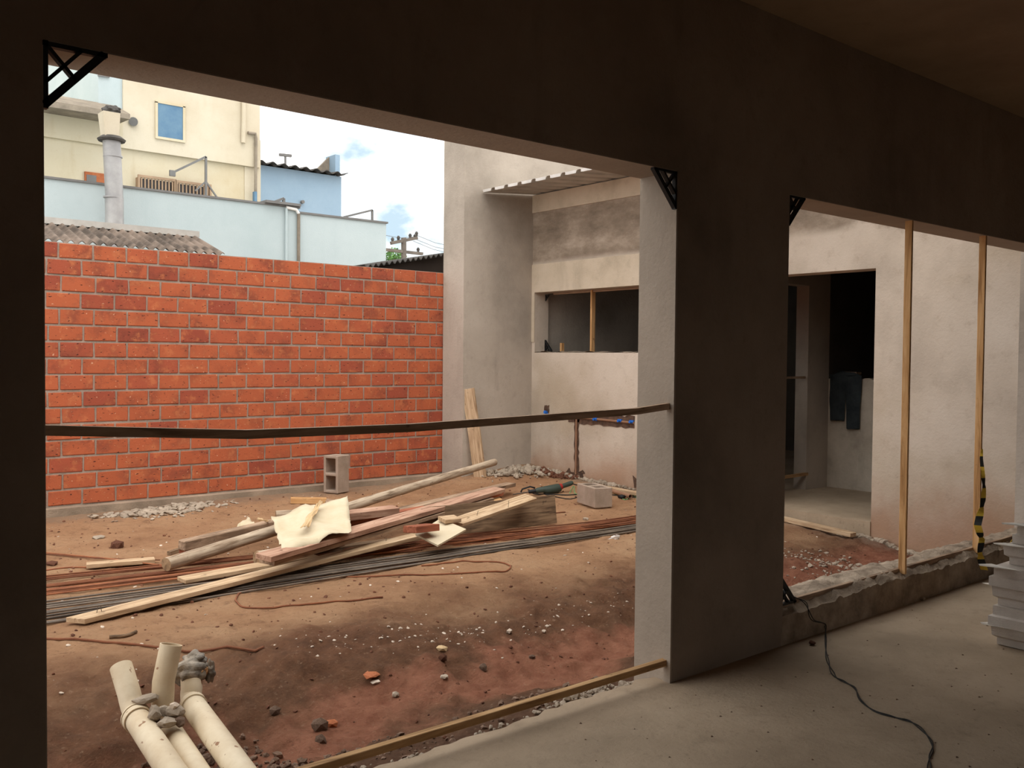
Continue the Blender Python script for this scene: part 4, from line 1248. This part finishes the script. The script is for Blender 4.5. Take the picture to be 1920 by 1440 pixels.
tag(o, 'single blue pipe outlet in the small wall hole', 'pipe outlet')

# ------------------------------------------------------------------ trousers over the rough half wall
tr = MB()
def leg_loft(y0, y1, z0, lean, seed):
    rows = 15; n = 12
    r = random.Random(seed)
    v, f = [], []
    for i in range(rows):
        t = i / (rows - 1)
        z = 1.235 - (1.235 - z0) * t
        yc = (y0 + y1) / 2 + lean * t
        hw_ = (abs(y1 - y0) / 2) * (0.92 + 0.10 * math.sin(3 * t + seed))
        th = 0.022 + 0.01 * math.sin(7 * t + seed)
        for k in range(n):
            a = 2 * math.pi * k / n
            v.append((9.168 + math.cos(a) * th * -1 + 0.006 * math.sin(9 * t + 2 * k), yc + math.sin(a) * hw_, z + 0.008 * math.cos(a * 2 + seed)))
    for i in range(rows - 1):
        for k in range(n):
            k2 = (k + 1) % n
            f.append((i * n + k, (i + 1) * n + k, (i + 1) * n + k2, i * n + k2))
    f += [tuple(range(n)), tuple(reversed(range((rows - 1) * n, rows * n)))]
    tr.add(v, f)
hy = lambda x: at('X', 9.17, x, 760).y
leg_loft(hy(1556), hy(1587), 0.75, -0.01 + hy(1553) - hy(1556), 1)
leg_loft(hy(1585), hy(1615), 0.67, 0.0, 2)
tr.tube([(9.165, hy(1562), 1.225), (9.19, hy(1575), 1.25), (9.19, hy(1600), 1.245), (9.165, hy(1612), 1.215)], [0.02, 0.034, 0.034, 0.02], 10)
tr.bar((9.16, hy(1565), 1.24), (9.42, hy(1570), 1.235), 0.14, 0.02)
tag(tr.build('hanging_trousers', M['trousers'], smooth=60), 'dark trousers hung over the rough half wall', 'trousers')
timber('wall_offcut', Vector((9.22, hy(1605), 1.262)), Vector((9.22, hy(1575), 1.262)), 0.1, 0.03, M['grey_wood'], 0, 0, 'small board lying over the trousers on the half wall', 'board', seed=71)

# ------------------------------------------------------------------ hazard tape
tp = MB()
path = [(1841, 842), (1840, 860), (1843, 890), (1845, 915), (1843, 940), (1838, 962), (1833, 985), (1838, 1003), (1841, 1012)]
pts = [at('Y', YI + 0.0, x, y) for (x, y) in path] + [Vector((6.05, YI - 0.016, 0.19)), Vector((6.07, YI - 0.02, 0.13)), Vector((6.09, YI - 0.03, 0.075))]
dense = []
for i in range(len(pts) - 1):
    for k in range(4): dense.append(pts[i].lerp(pts[i + 1], k / 4))
dense.append(pts[-1])
v = []
for i, p in enumerate(dense):
    a = 0.9 * math.sin(i * 0.33) + 0.4
    wd = 0.008 + 0.018 * min(1, i / 20)
    d = Vector((math.cos(a), -abs(math.sin(a)) * 0.8, 0)) * wd
    v += [p - d, p + d]
q = len(dense)
for i in range(q - 1):
    tp.add([v[2 * i], v[2 * i + 1], v[2 * i + 3] if i < q - 1 else v[2 * i + 1], v[2 * i + 2]], [(0, 1, 2, 3)], (i // 3) % 2)
o = tp.build('hazard_tape', [M['yellow'], M['tape_black']])
md = o.modifiers.new('thickness', 'SOLIDIFY'); md.thickness = 0.001
tag(o, 'yellow and black striped tape hanging from the upright lath', 'tape')
kn = [at('Y', YI, 1900, 1012), at('Y', YI - 0.005, 1896, 1024)]
o = MB().bar(Vector((6.52, YI - 0.012, 0.20)), Vector((6.56, YI - 0.016, 0.12)), 0.06, 0.002, up=(0, 1, 0)).build('tape_scrap', M['yellow'])
tag(o, 'yellow tape scrap on the low sill near the foam stack', 'tape')

# ------------------------------------------------------------------ stack of foam slabs
ORD = ['lowest', 'second from the bottom', 'third from the bottom', 'third from the top', 'second from the top', 'topmost']
base_c = Vector((4.74, 1.985, 0))
for k in range(6):
    sh = [0.02, 0.0, 0.02, 0.0, 0.09, 0.15][k]
    z0 = 0.004 + k * 0.098
    e = empty('foam_slab', base_c + Vector((0.2 + sh, -0.25, z0)))
    tag(e, 'white foam filler slab in the stack on the floor, ' + ORD[k], 'foam slab', 'stacked foam slabs')
    x0, x1, y1, y0 = base_c.x + sh, base_c.x + 0.62 + sh, base_c.y - 0.3 * sh, base_c.y - 0.85
    mb = MB()
    prof_ = [(0.022, 0.0), (0.022, 0.034), (0.004, 0.046), (0.0, 0.090), (0.0, 0.0965)] if k % 2 == 0 else [(0.0, 0.0), (0.0, 0.045), (0.016, 0.052), (0.016, 0.0965)]
    n = len(prof_)
    v = []
    for (d, z) in prof_:
        v += [(x0 + d, y1 - d, z0 + z), (x0 + d, y0 + d, z0 + z), (x1 - d, y0 + d, z0 + z), (x1 - d, y1 - d, z0 + z)]
    f = [(3, 2, 1, 0), (4 * n - 4, 4 * n - 3, 4 * n - 2, 4 * n - 1)]
    for i in range(n - 1):
        for j in range(4):
            j2 = (j + 1) % 4
            f.append((4 * i + j, 4 * i + j2, 4 * i + 4 + j2, 4 * i + 4 + j))
    mb.add(v, f)
    mb.build('slab_body', M['foam'], e, weld=True)
    if k in (0, 2, 3, 4, 5):
        wl = [0.05, 0, 0.02, 0.06, 0.05, 0.07][k]
        zt = z0 + (0.0975 if k != 0 else 0.0975)
        MB().add([(x0 + 0.03, y1 - 0.05, zt), (x0 - wl * 0.2, y1 - 0.16, zt + 0.002), (x0 - wl, y1 + 0.02, zt + 0.003), (x0 - wl * 0.3, y1 + 0.045, zt + 0.002), (x0 + 0.05, y1 + 0.01, zt)],
                 [(0, 1, 2, 3, 4), (4, 3, 2, 1, 0)]).build('torn_lip', M['foam_flap'], e)

# ------------------------------------------------------------------ wire on the floor
wpx = [(1503, 1118, .21), (1522, 1130, .2), (1535, 1148, .12), (1546, 1170, .04), (1548, 1195, .004), (1549, 1225, .004), (1556, 1250, .004), (1566, 1268, .004), (1583, 1278, .004), (1603, 1290, .004), (1613, 1312, .004), (1640, 1333, .004), (1680, 1345, .004), (1712, 1355, .004), (1738, 1378, .004), (1749, 1400, .004), (1743, 1420, .004), (1741, 1450, .004), (1730, 1500, .004)]
q = [P(*a_) for a_ in wpx]
q[0] = Vector((4.055, YI + 0.03, 0.215)); q[1] = Vector((4.10, YI - 0.012, 0.185)); q[2] = Vector((4.135, YI - 0.03, 0.10))
def smooth_path(q, sub=5):
    out = []
    for i in range(len(q) - 1):
        a0, a1, a2, a3 = q[max(i - 1, 0)], q[i], q[i + 1], q[min(i + 2, len(q) - 1)]
        for k in range(sub):
            t = k / sub
            out.append(0.5 * ((2 * a1) + (-a0 + a2) * t + (2 * a0 - 5 * a1 + 4 * a2 - a3) * t * t + (-a0 + 3 * a1 - 3 * a2 + a3) * t ** 3))
    return out + [q[-1]]
wr = empty('power_wire', q[4]); tag(wr, 'thin dark twisted wire snaking from the sill across the floor', 'wire')
sp_ = smooth_path(q)
for s_ in (0, 1):
    pp = []
    for i, p in enumerate(sp_):
        a = i * 0.55 + s_ * math.pi
        am = 0.003 + 0.004 * (0.5 + 0.5 * math.sin(i * 0.23))
        pp.append(p + Vector((math.cos(a) * am, math.sin(a) * am, 0)))
    MB().tube(pp, 0.0024, 5).build('strand', M['black_cable'], wr, smooth=True)
for (x, y) in ((1730, 1122), (1523, 1205)):
    p = P(x, y, 0.012)
    o = put('floor_crumb', rock_mesh(x, M['rubble'] if x > 1600 else M['clod'], 0.7)); o.location = p; o.scale = (0.017,) * 3
    tag(o, 'pale crumb on the floor below the low sill' if x > 1600 else 'dark crumb on the floor beside the wire', 'crumb')
fc = MB(); rr = random.Random(12)
for _ in range(150):
    x, y = rr.uniform(2.2, 5.2), rr.uniform(0.9, 2.55)
    s_ = rr.uniform(0.002, 0.007)
    fc.add([(x - s_, y, 0.001), (x + s_ * .6, y - s_, 0.001), (x + s_ * .7, y + s_, 0.001), (x, y, s_ * 0.8)], [(0, 1, 3), (1, 2, 3), (2, 0, 3)])
tag(fc.build('floor_grit', M['dark_clod']), 'tiny dark grit scattered on the floor', 'grit', kind='stuff')

# ------------------------------------------------------------------ neighbouring roofs behind the brick wall
def wavy(mb, x0, x1, ya, za, yb, zb, pitch=0.177, amp=0.026, skew=0.0, per=8, th=0.008):
    """corrugated sheet: waves across X, running down from (yb, zb) to (ya, za)"""
    n = int((x1 - x0) / pitch * per)
    v, f = [], []
    for (y, z, sk) in ((ya, za, 0.0), (yb, zb, skew)):
        for t in (0, th):
            for i in range(n + 1):
                x = x0 + (x1 - x0) * i / n
                v.append((x + sk, y, z + amp * math.cos((x - x0) / pitch * 2 * math.pi) - t))
    m_ = n + 1
    for i in range(n):
        f.append((i, i + 1, 2 * m_ + i + 1, 2 * m_ + i))
        f.append((m_ + i, 3 * m_ + i, 3 * m_ + i + 1, m_ + i + 1))
        f.append((i, m_ + i, m_ + i + 1, i + 1))
        f.append((2 * m_ + i, 2 * m_ + i + 1, 3 * m_ + i + 1, 3 * m_ + i))
    f.append((0, 2 * m_, 3 * m_, m_)); f.append((n, m_ + n, 3 * m_ + n, 2 * m_ + n))
    mb.add(v, f)
    return mb
nr = empty('neighbour_shed', (2.0, 9.9, 0)); tag(nr, 'low shed with brownish wavy roof sheets behind the brick wall', 'shed')
e0 = at('Y', 9.55, 395, 470); e1 = at('Y', 10.15, 368, 441)
zlo, zhi = 2.455, 2.70
for k in range(4):
    x1 = 3.86 - k * 1.062
    wavy(MB(), x1 - 1.075, x1, 9.2, zlo - 0.03 + 0.002 * k, 10.15, zhi + 0.002 * k, pitch=0.096, amp=0.018, skew=0.06).build('roof_sheet', M['fibre'], nr, smooth=60)
MB().box(-0.4, 3.95, 10.10, 10.40, zhi - 0.01, zhi + 0.055).build('ridge_flashing', M['zinc'], nr)
MB().box(-0.4, 3.6, 9.55, 10.3, -0.5, 2.41).build('shed_wall', M['mortar'], nr)
ds = empty('dark_shed', (6.8, 10.2, 0)); tag(ds, 'dark shed with a wavy black roof edge beside the grey wall', 'shed')
pts = []
a, b = at('Y', 9.6, 684, 499), at('Y', 9.6, 850, 474)
n = 120
v, f = [], []
for i in range(n + 1):
    t = i / n
    x = a.x + (b.x - a.x) * t
    z = a.z + (b.z - a.z) * t + 0.018 * math.cos(t * 2 * math.pi * 17)
    v += [(x, 9.6, z), (x, 9.6, z - 0.012), (x, 11.2, z), (x, 11.2, z - 0.012)]
for i in range(n):
    q = 4 * i
    f += [(q, q + 1, q + 5, q + 4), (q, q + 4, q + 6, q + 2), (q + 1, q + 3, q + 7, q + 5)]
MB().add(v, f).build('roof_sheet', M['dark_fibre'], ds, smooth=60)
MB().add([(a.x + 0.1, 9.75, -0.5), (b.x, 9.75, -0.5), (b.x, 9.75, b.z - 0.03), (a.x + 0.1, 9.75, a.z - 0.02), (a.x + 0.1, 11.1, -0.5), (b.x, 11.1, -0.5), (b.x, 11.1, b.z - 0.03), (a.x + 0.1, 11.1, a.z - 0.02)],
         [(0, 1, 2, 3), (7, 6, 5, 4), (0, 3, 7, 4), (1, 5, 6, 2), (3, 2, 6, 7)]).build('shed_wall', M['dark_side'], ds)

# ------------------------------------------------------------------ pale blue building
YP = 16.0
pbz = empty('pale_blue_building', (6, YP, -0.5)); tag(pbz, 'long pale blue rendered building with flat parapet', 'building')
xs0, xs1, xs2 = -6.0, at('Y', YP, 560, 398).x, at('Y', YP, 724, 420).x
z1, z2 = 4.145, 4.055
MB().box(xs0, xs1, YP, YP + 3.2, -0.5, z1).build('wall', M['pale_blue'], pbz)
MB().box(xs1, xs2, YP, YP + 3.2, -0.5, z2).build('lower_wall', M['pale_blue'], pbz)
MB().box(xs0, xs1 + 0.02, YP - 0.03, YP + 0.12, z1, z1 + 0.035).build('coping', M['iron'], pbz)
MB().box(xs1, xs2 + 0.03, YP - 0.03, YP + 0.12, z2, z2 + 0.035).build('coping', M['iron'], pbz)
for (x, top, rd, mt) in ((535, z1 - 0.03, 0.024, 'pale_blue'), (558, z1 - 0.1, 0.03, 'roof_grey')):
    xx = at('Y', YP, x, 440).x
    MB().tube([(xx, YP - 0.04, 1.5), (xx, YP - 0.04, top)], rd, 10).build('downpipe', M[mt], pbz, smooth=40)
xx = at('Y', YP, 558, 440).x
MB().tube([(xx, YP - 0.04, z1 - 0.1), (xx - 0.05, YP - 0.04, z1 - 0.03), (xx - 0.25, YP - 0.04, z1 - 0.01)], 0.03, 8).build('gutter_elbow', M['white_metal'], pbz, smooth=40)
def gallows(label, pix, y, r=0.018):
    p = [at('Y', y, a_, b_) for a_, b_ in pix]
    o = MB()
    for i in range(len(p) - 1): o.bar(p[i], p[i + 1], r * 2, r * 2)
    return o, p
o, p = gallows('', [(645, 407), (698, 394), (698, 420)], YP + 0.05)
o.build('roof_bracket', M['iron'], pbz)
o, p = gallows('', [(500, 384), (532, 372), (532, 392)], YP + 0.05, 0.022)
o.build('roof_bracket', M['iron'], pbz)
MB().box(at('Y', YP, 495, 380).x, at('Y', YP, 560, 390).x, YP - 0.1, YP + 0.3, z1 + 0.03, z1 + 0.075).build('gutter_tray', M['iron'], pbz)

# ------------------------------------------------------------------ flue in front of the pale blue building
YC = 15.6
cx_, cr = at('Y', YC, 212, 400).x, 0.135
ch = empty('metal_flue', (cx_, YC, 2.5)); tag(ch, 'round galvanised flue pipe rising before the pale blue building', 'flue')
zt = at('Y', YC, 210, 262).z
MB().tube([(cx_ + 0.03, YC, -0.5), (cx_ + 0.02, YC, 3.9)], cr * 1.04, 20).build('lower_pipe', M['duct'], ch, smooth=40)
MB().tube([(cx_ + 0.02, YC, 3.9), (cx_ - 0.02, YC, zt)], cr, 20).build('upper_pipe', M['duct'], ch, smooth=40)
for z in (3.9, 4.55): MB().tube([(cx_, YC, z - 0.012), (cx_, YC, z + 0.012)], cr * 1.08, 20).build('joint_band', M['duct'], ch, smooth=40)
MB().tube([(cx_ - 0.02, YC, zt - 0.03), (cx_ - 0.02, YC, zt), (cx_ - 0.02, YC, zt + 0.05), (cx_ - 0.02, YC, zt + 0.06)], [0.2, 0.215, 0.15, 0.10], 22).build('rain_cap', M['dark_fibre'], ch, smooth=40)
q0, q1 = at('Y', YC, 186, 255), at('Y', YC, 223, 216)
hb = MB().box(q0.x + 0.02, q1.x - 0.02, YC - 0.14, YC + 0.14, q0.z, q1.z)
for i, vv in enumerate(hb.v):
    if vv[2] < q0.z + 0.01: hb.v[i] = (cx_ + (vv[0] - cx_) * 0.8, YC + (vv[1] - YC) * 0.8, vv[2])
hb.build('hood_box', M['cream'], ch)
crumple('bird_nest', at('Y', YC, 210, 209), 0.13, 0.08, M['dark_fibre'], 12, ch, 0.7)

# ------------------------------------------------------------------ cream building
YR = 20.0
cb = empty('cream_building', (5, YR, -0.5)); tag(cb, 'tall cream rendered building with a small blue shuttered window', 'building')
cxr = at('Y', YR, 484, 300).x
zb = at('Y', YR, 80, 257).z
def cq(x, y): return at('Y', YR, x, y)
MB().box(-8, cq(458, 315).x, YR, YR + 6, -0.5, zb).build('lower_wall', M['cream_low'], cb)
MB().box(cq(228, 200).x, cxr, YR - 0.09, YR + 6, zb, 9.0).build('upper_wall', M['cream'], cb)
MB().box(-8, cq(228, 200).x, YR - 0.09, YR + 6, zb, cq(160, 200).z).build('upper_wall', M['cream_low'], cb)
MB().box(cq(458, 315).x, cq(488, 320).x, YR - 0.02, YR + 6, -0.5, cq(480, 262).z).build('corner_wall', M['cream'], cb)
MB().box(cq(183, 170).x, cq(228, 170).x, YR - 0.05, YR + 5, zb + 0.4, 9.0).build('stair_tower', M['pale_blue'], cb)
MB().bar(cq(181, 143) + Vector((0, -.08, 0)), cq(203, 146) + Vector((0, -.08, 0)), 0.03, 0.03).build('roof_rail', M['iron'], cb)
# concrete canopy
ca, cbp = cq(70, 191), cq(244, 206)
cn = MB()
x0, x1, zc = -6.0, at('Y', YR - 0.9, 244, 206).x, at('Y', YR - 0.9, 150, 198).z
cn.add([(x0, YR - 0.9, zc), (x1, YR - 0.9, zc), (x1, YR, zc + 0.35), (x0, YR, zc + 0.35), (x0, YR - 0.9, zc - 0.26), (x1, YR - 0.9, zc - 0.10), (x1, YR, zc - 0.05), (x0, YR, zc - 0.05)],
       [(0, 1, 2, 3), (7, 6, 5, 4), (0, 4, 5, 1), (1, 5, 6, 2), (0, 3, 7, 4)])
cn.build('canopy', M['roof_grey'], cb, weld=True)
# blue shuttered window
w0, w1 = at('Y', YR - 0.09, 295, 256), at('Y', YR - 0.09, 342, 200)
wn = MB()
wn.box(w0.x - 0.05, w1.x + 0.05, YR - 0.13, YR - 0.08, w1.z - 0.02, w1.z + 0.03)
wn.box(w0.x - 0.05, w1.x + 0.05, YR - 0.13, YR - 0.08, w0.z - 0.05, w0.z)
wn.box(w0.x - 0.05, w0.x, YR - 0.13, YR - 0.08, w0.z, w1.z)
wn.box(w1.x, w1.x + 0.05, YR - 0.13, YR - 0.08, w0.z, w1.z)
wno = wn.build('window', M['cream_low'], cb)
MB().box(w0.x, w1.x, YR - 0.115, YR - 0.10, w0.z, w1.z - 0.02).build('shutter', M['shutter'], wno)
# barred windows
for (xa, ya, xb, yb, nb) in ((258, 366, 322, 338, 10), (328, 376, 388, 348, 9)):
    a, b = cq(xa, ya), cq(xb, yb)
    bw_ = MB()
    z0_, z1_ = a.z - 0.3, (cq(xa, yb).z + b.z) / 2
    bw_.box(a.x, b.x, YR - 0.02, YR + 0.02, z0_, z1_)
    win = bw_.build('barred_window', M['glass_dark'], cb)
    fr = MB()
    fr.box(a.x - .04, b.x + .04, YR - 0.16, YR - 0.12, z1_, z1_ + 0.05); fr.box(a.x - .04, a.x, YR - 0.16, YR, z0_, z1_); fr.box(b.x, b.x + .04, YR - 0.16, YR, z0_, z1_)
    fr.build('window_cage', M['brown_iron'], win)
    for k in range(nb):
        x = a.x + (b.x - a.x) * (k + 0.5) / nb
        MB().box(x - 0.013, x + 0.013, YR - 0.15, YR - 0.125, z0_, z1_).build('bar', M['brown_iron'], win)
a, b = cq(158, 350), cq(200, 330)
MB().box(a.x, b.x, YR - 0.05, YR + 0.02, a.z - 0.2, b.z + 0.03).build('brick_vent', M['shard'], cb)
MB().box(a.x + 0.03, (a.x + b.x) / 2, YR - 0.06, YR - 0.04, a.z - 0.2, b.z - 0.03).build('vent_grille', M['iron'], cb)
# pipes on the right end
def cpipe(name, pix, r, mat, dy=-0.14):
    MB().tube([cq(*q_) + Vector((0, dy, 0)) for q_ in pix], r, 8).build(name, M[mat], cb, smooth=40)
cpipe('downpipe', [(452, 180), (452, 225), (451, 270)], 0.05, 'cream')
cpipe('gutter_pipe', [(460, 251), (474, 253), (475, 262), (474, 380)], 0.035, 'roof_grey')
MB().box(cq(470, 360).x, cq(475, 360).x, YR - 0.2, YR - 0.1, cq(470, 380).z, cq(470, 361).z).build('meter_box', M['shutter'], cb)
MB().tube([at('Y', YR - 0.09, 250, 228), at('Y', YR - 0.17, 250, 228)], 0.09, 14).build('vent_cap', M['iron'], cb, smooth=40)
o, p = gallows('', [(321, 325), (386, 294), (386, 372)], YR - 0.4, 0.022)
o.bar(at('Y', YR - 0.4, 386, 340), at('Y', YR - 0.4, 408, 372), 0.03, 0.03); o.bar(at('Y', YR - 0.4, 386, 340), at('Y', YR - 0.4, 366, 358), 0.03, 0.03)
g_ = o.build('iron_gallows', M['iron']); tag(g_, 'thin iron gallows frame before the cream building', 'iron frame')
c = at('Y', YR - 0.42, 323, 325)
MB().box(c.x - 0.06, c.x + 0.06, YR - 0.45, YR - 0.40, c.z - 0.06, c.z + 0.06).build('end_plate', M['iron'], g_)

# ------------------------------------------------------------------ blue house with wavy eave
YH = 24.0
bh = empty('blue_house', (12, YH, -0.5)); tag(bh, 'sky blue house end wall under a wavy roof', 'house')
h0, h1 = at('Y', YH, 484, 300).x, at('Y', YH, 640, 326).x
zh = 6.58
MB().box(h0 - 1, h1, YH, YH + 5, -0.5, zh).build('wall', M['sky_blue'], bh)
wavy(MB(), h0 - 1, h1 + 0.08, YH - 0.25, zh + 0.05, YH + 4, zh + 0.3, pitch=0.33, amp=0.04, th=0.02).build('roof_sheet', M['dark_fibre'], bh, smooth=60)
g0 = at('Y', YH + 0.1, 640, 292).z
MB().add([(h1 - 0.17, YH + 0.05, zh), (h1 - 0.02, YH + 0.05, zh), (h1 - 0.02, YH + 0.05, g0), (h1 - 0.17, YH + 0.05, g0), (h1 - 0.17, YH + 0.6, zh), (h1 - 0.02, YH + 0.6, zh), (h1 - 0.02, YH + 0.6, g0), (h1 - 0.17, YH + 0.6, g0)],
         [(0, 1, 2, 3), (7, 6, 5, 4), (0, 3, 7, 4), (1, 5, 6, 2), (3, 2, 6, 7)]).build('gable_wall', M['sky_blue'], bh)
MB().add([(at('Y', YH + 0.4, 583, 320).x, YH + 0.4, zh), (h1 - 0.17, YH + 0.4, zh), (h1 - 0.17, YH + 0.4, g0 - 0.02), (at('Y', YH + 0.4, 583, 320).x, YH + 0.5, zh), (h1 - 0.17, YH + 0.5, zh), (h1 - 0.17, YH + 0.5, g0 - 0.02)],
         [(0, 1, 2), (5, 4, 3), (0, 2, 5, 3), (1, 4, 5, 2)]).build('sloped_parapet', M['roof_grey'], bh)
p = at('Y', YH - 0.02, 566, 379)
MB().tube([p, p + Vector((0, -0.08, 0))], 0.05, 10).build('wall_pipe', M['iron'], bh, smooth=40)
p = at('Y', YH + 3, 535, 305)
an = MB().bar(p + Vector((0, 0, -0.4)), p + Vector((0, 0, 0.25)), 0.05, 0.05)
an.bar(p + Vector((-0.2, 0, 0.22)), p + Vector((0.2, 0, 0.24)), 0.08, 0.08)
tag(an.build('roof_antenna', M['iron']), 'small grey antenna above the blue house roof', 'antenna')

# ------------------------------------------------------------------ street pole, wires and tree far behind
YE = 40.0
ep = at('Y', YE, 760, 500)
pole = empty('power_pole', (ep.x, YE, -0.5)); tag(pole, 'concrete power pole with two crossarms far beyond the shed', 'power pole')
def eq(x, y): return at('Y', YE, x, y)
MB().tube([(ep.x, YE, -0.5), (eq(757, 446).x, YE, eq(757, 446).z)], [0.17, 0.13], 10).build('shaft', M['pole'], pole, smooth=40)
MB().bar(eq(733, 456), eq(782, 446), 0.16, 0.16).build('crossarm', M['pole'], pole)
MB().bar(eq(722, 468), eq(792, 476), 0.16, 0.14).build('crossarm', M['pole'], pole)
for (x, y) in ((736, 451), (747, 448), (769, 444), (778, 445), (784, 470), (781, 440)):
    p = eq(x, y)
    MB().tube([p + Vector((0, 0, -0.1)), p + Vector((0, 0, 0.08)), p + Vector((0, 0, 0.16))], [0.05, 0.09, 0.04], 8).build('insulator', M['dark_fibre'], pole, smooth=40)
for i, (x0, y0, x1, y1) in enumerate(((781, 441, 850, 462), (778, 448, 850, 470), (775, 452, 850, 476), (722, 441, 778, 444))):
    pa, pb_ = eq(x0, y0), eq(x1, y1)
    wire = MB().tube([pa, pa.lerp(pb_, 0.5) + Vector((0, 0, -0.1)), pb_], 0.012, 4).build('overhead_wire', M['iron'])
    tag(wire, ['highest overhead wire right of the power pole', 'middle overhead wire right of the power pole', 'lowest overhead wire right of the power pole', 'overhead wire left of the power pole'][i], 'wire', 'overhead wires')
YT = 46.0
tc_ = at('Y', YT, 738, 483)
tree = empty('street_tree', (tc_.x, YT, -0.5)); tag(tree, 'small green tree top far beyond the shed', 'tree')
MB().tube([(tc_.x, YT, -0.5), (tc_.x, YT, tc_.z)], [0.2, 0.1], 8).build('trunk', M['dark_wood'], tree)
lf = MB(); rr = random.Random(5)
for _ in range(900):
    d = Vector((rr.gauss(0, 1), rr.gauss(0, 1), rr.gauss(0, 1))).normalized() * (rr.random() ** 0.4)
    p = tc_ + Vector((d.x * 0.85, d.y * 0.85, d.z * 0.65 - 0.1))
    u_ = Vector((rr.gauss(0, 1), rr.gauss(0, 1), rr.gauss(0, 1))).normalized() * 0.09
    w_ = u_.cross(Vector((rr.gauss(0, 1), rr.gauss(0, 1), rr.gauss(0, 1)))).normalized() * 0.045
    lf.add([p - u_, p + w_, p + u_, p - w_], [(0, 1, 2, 3)])
lf.build('crown', M['leaf'], tree)
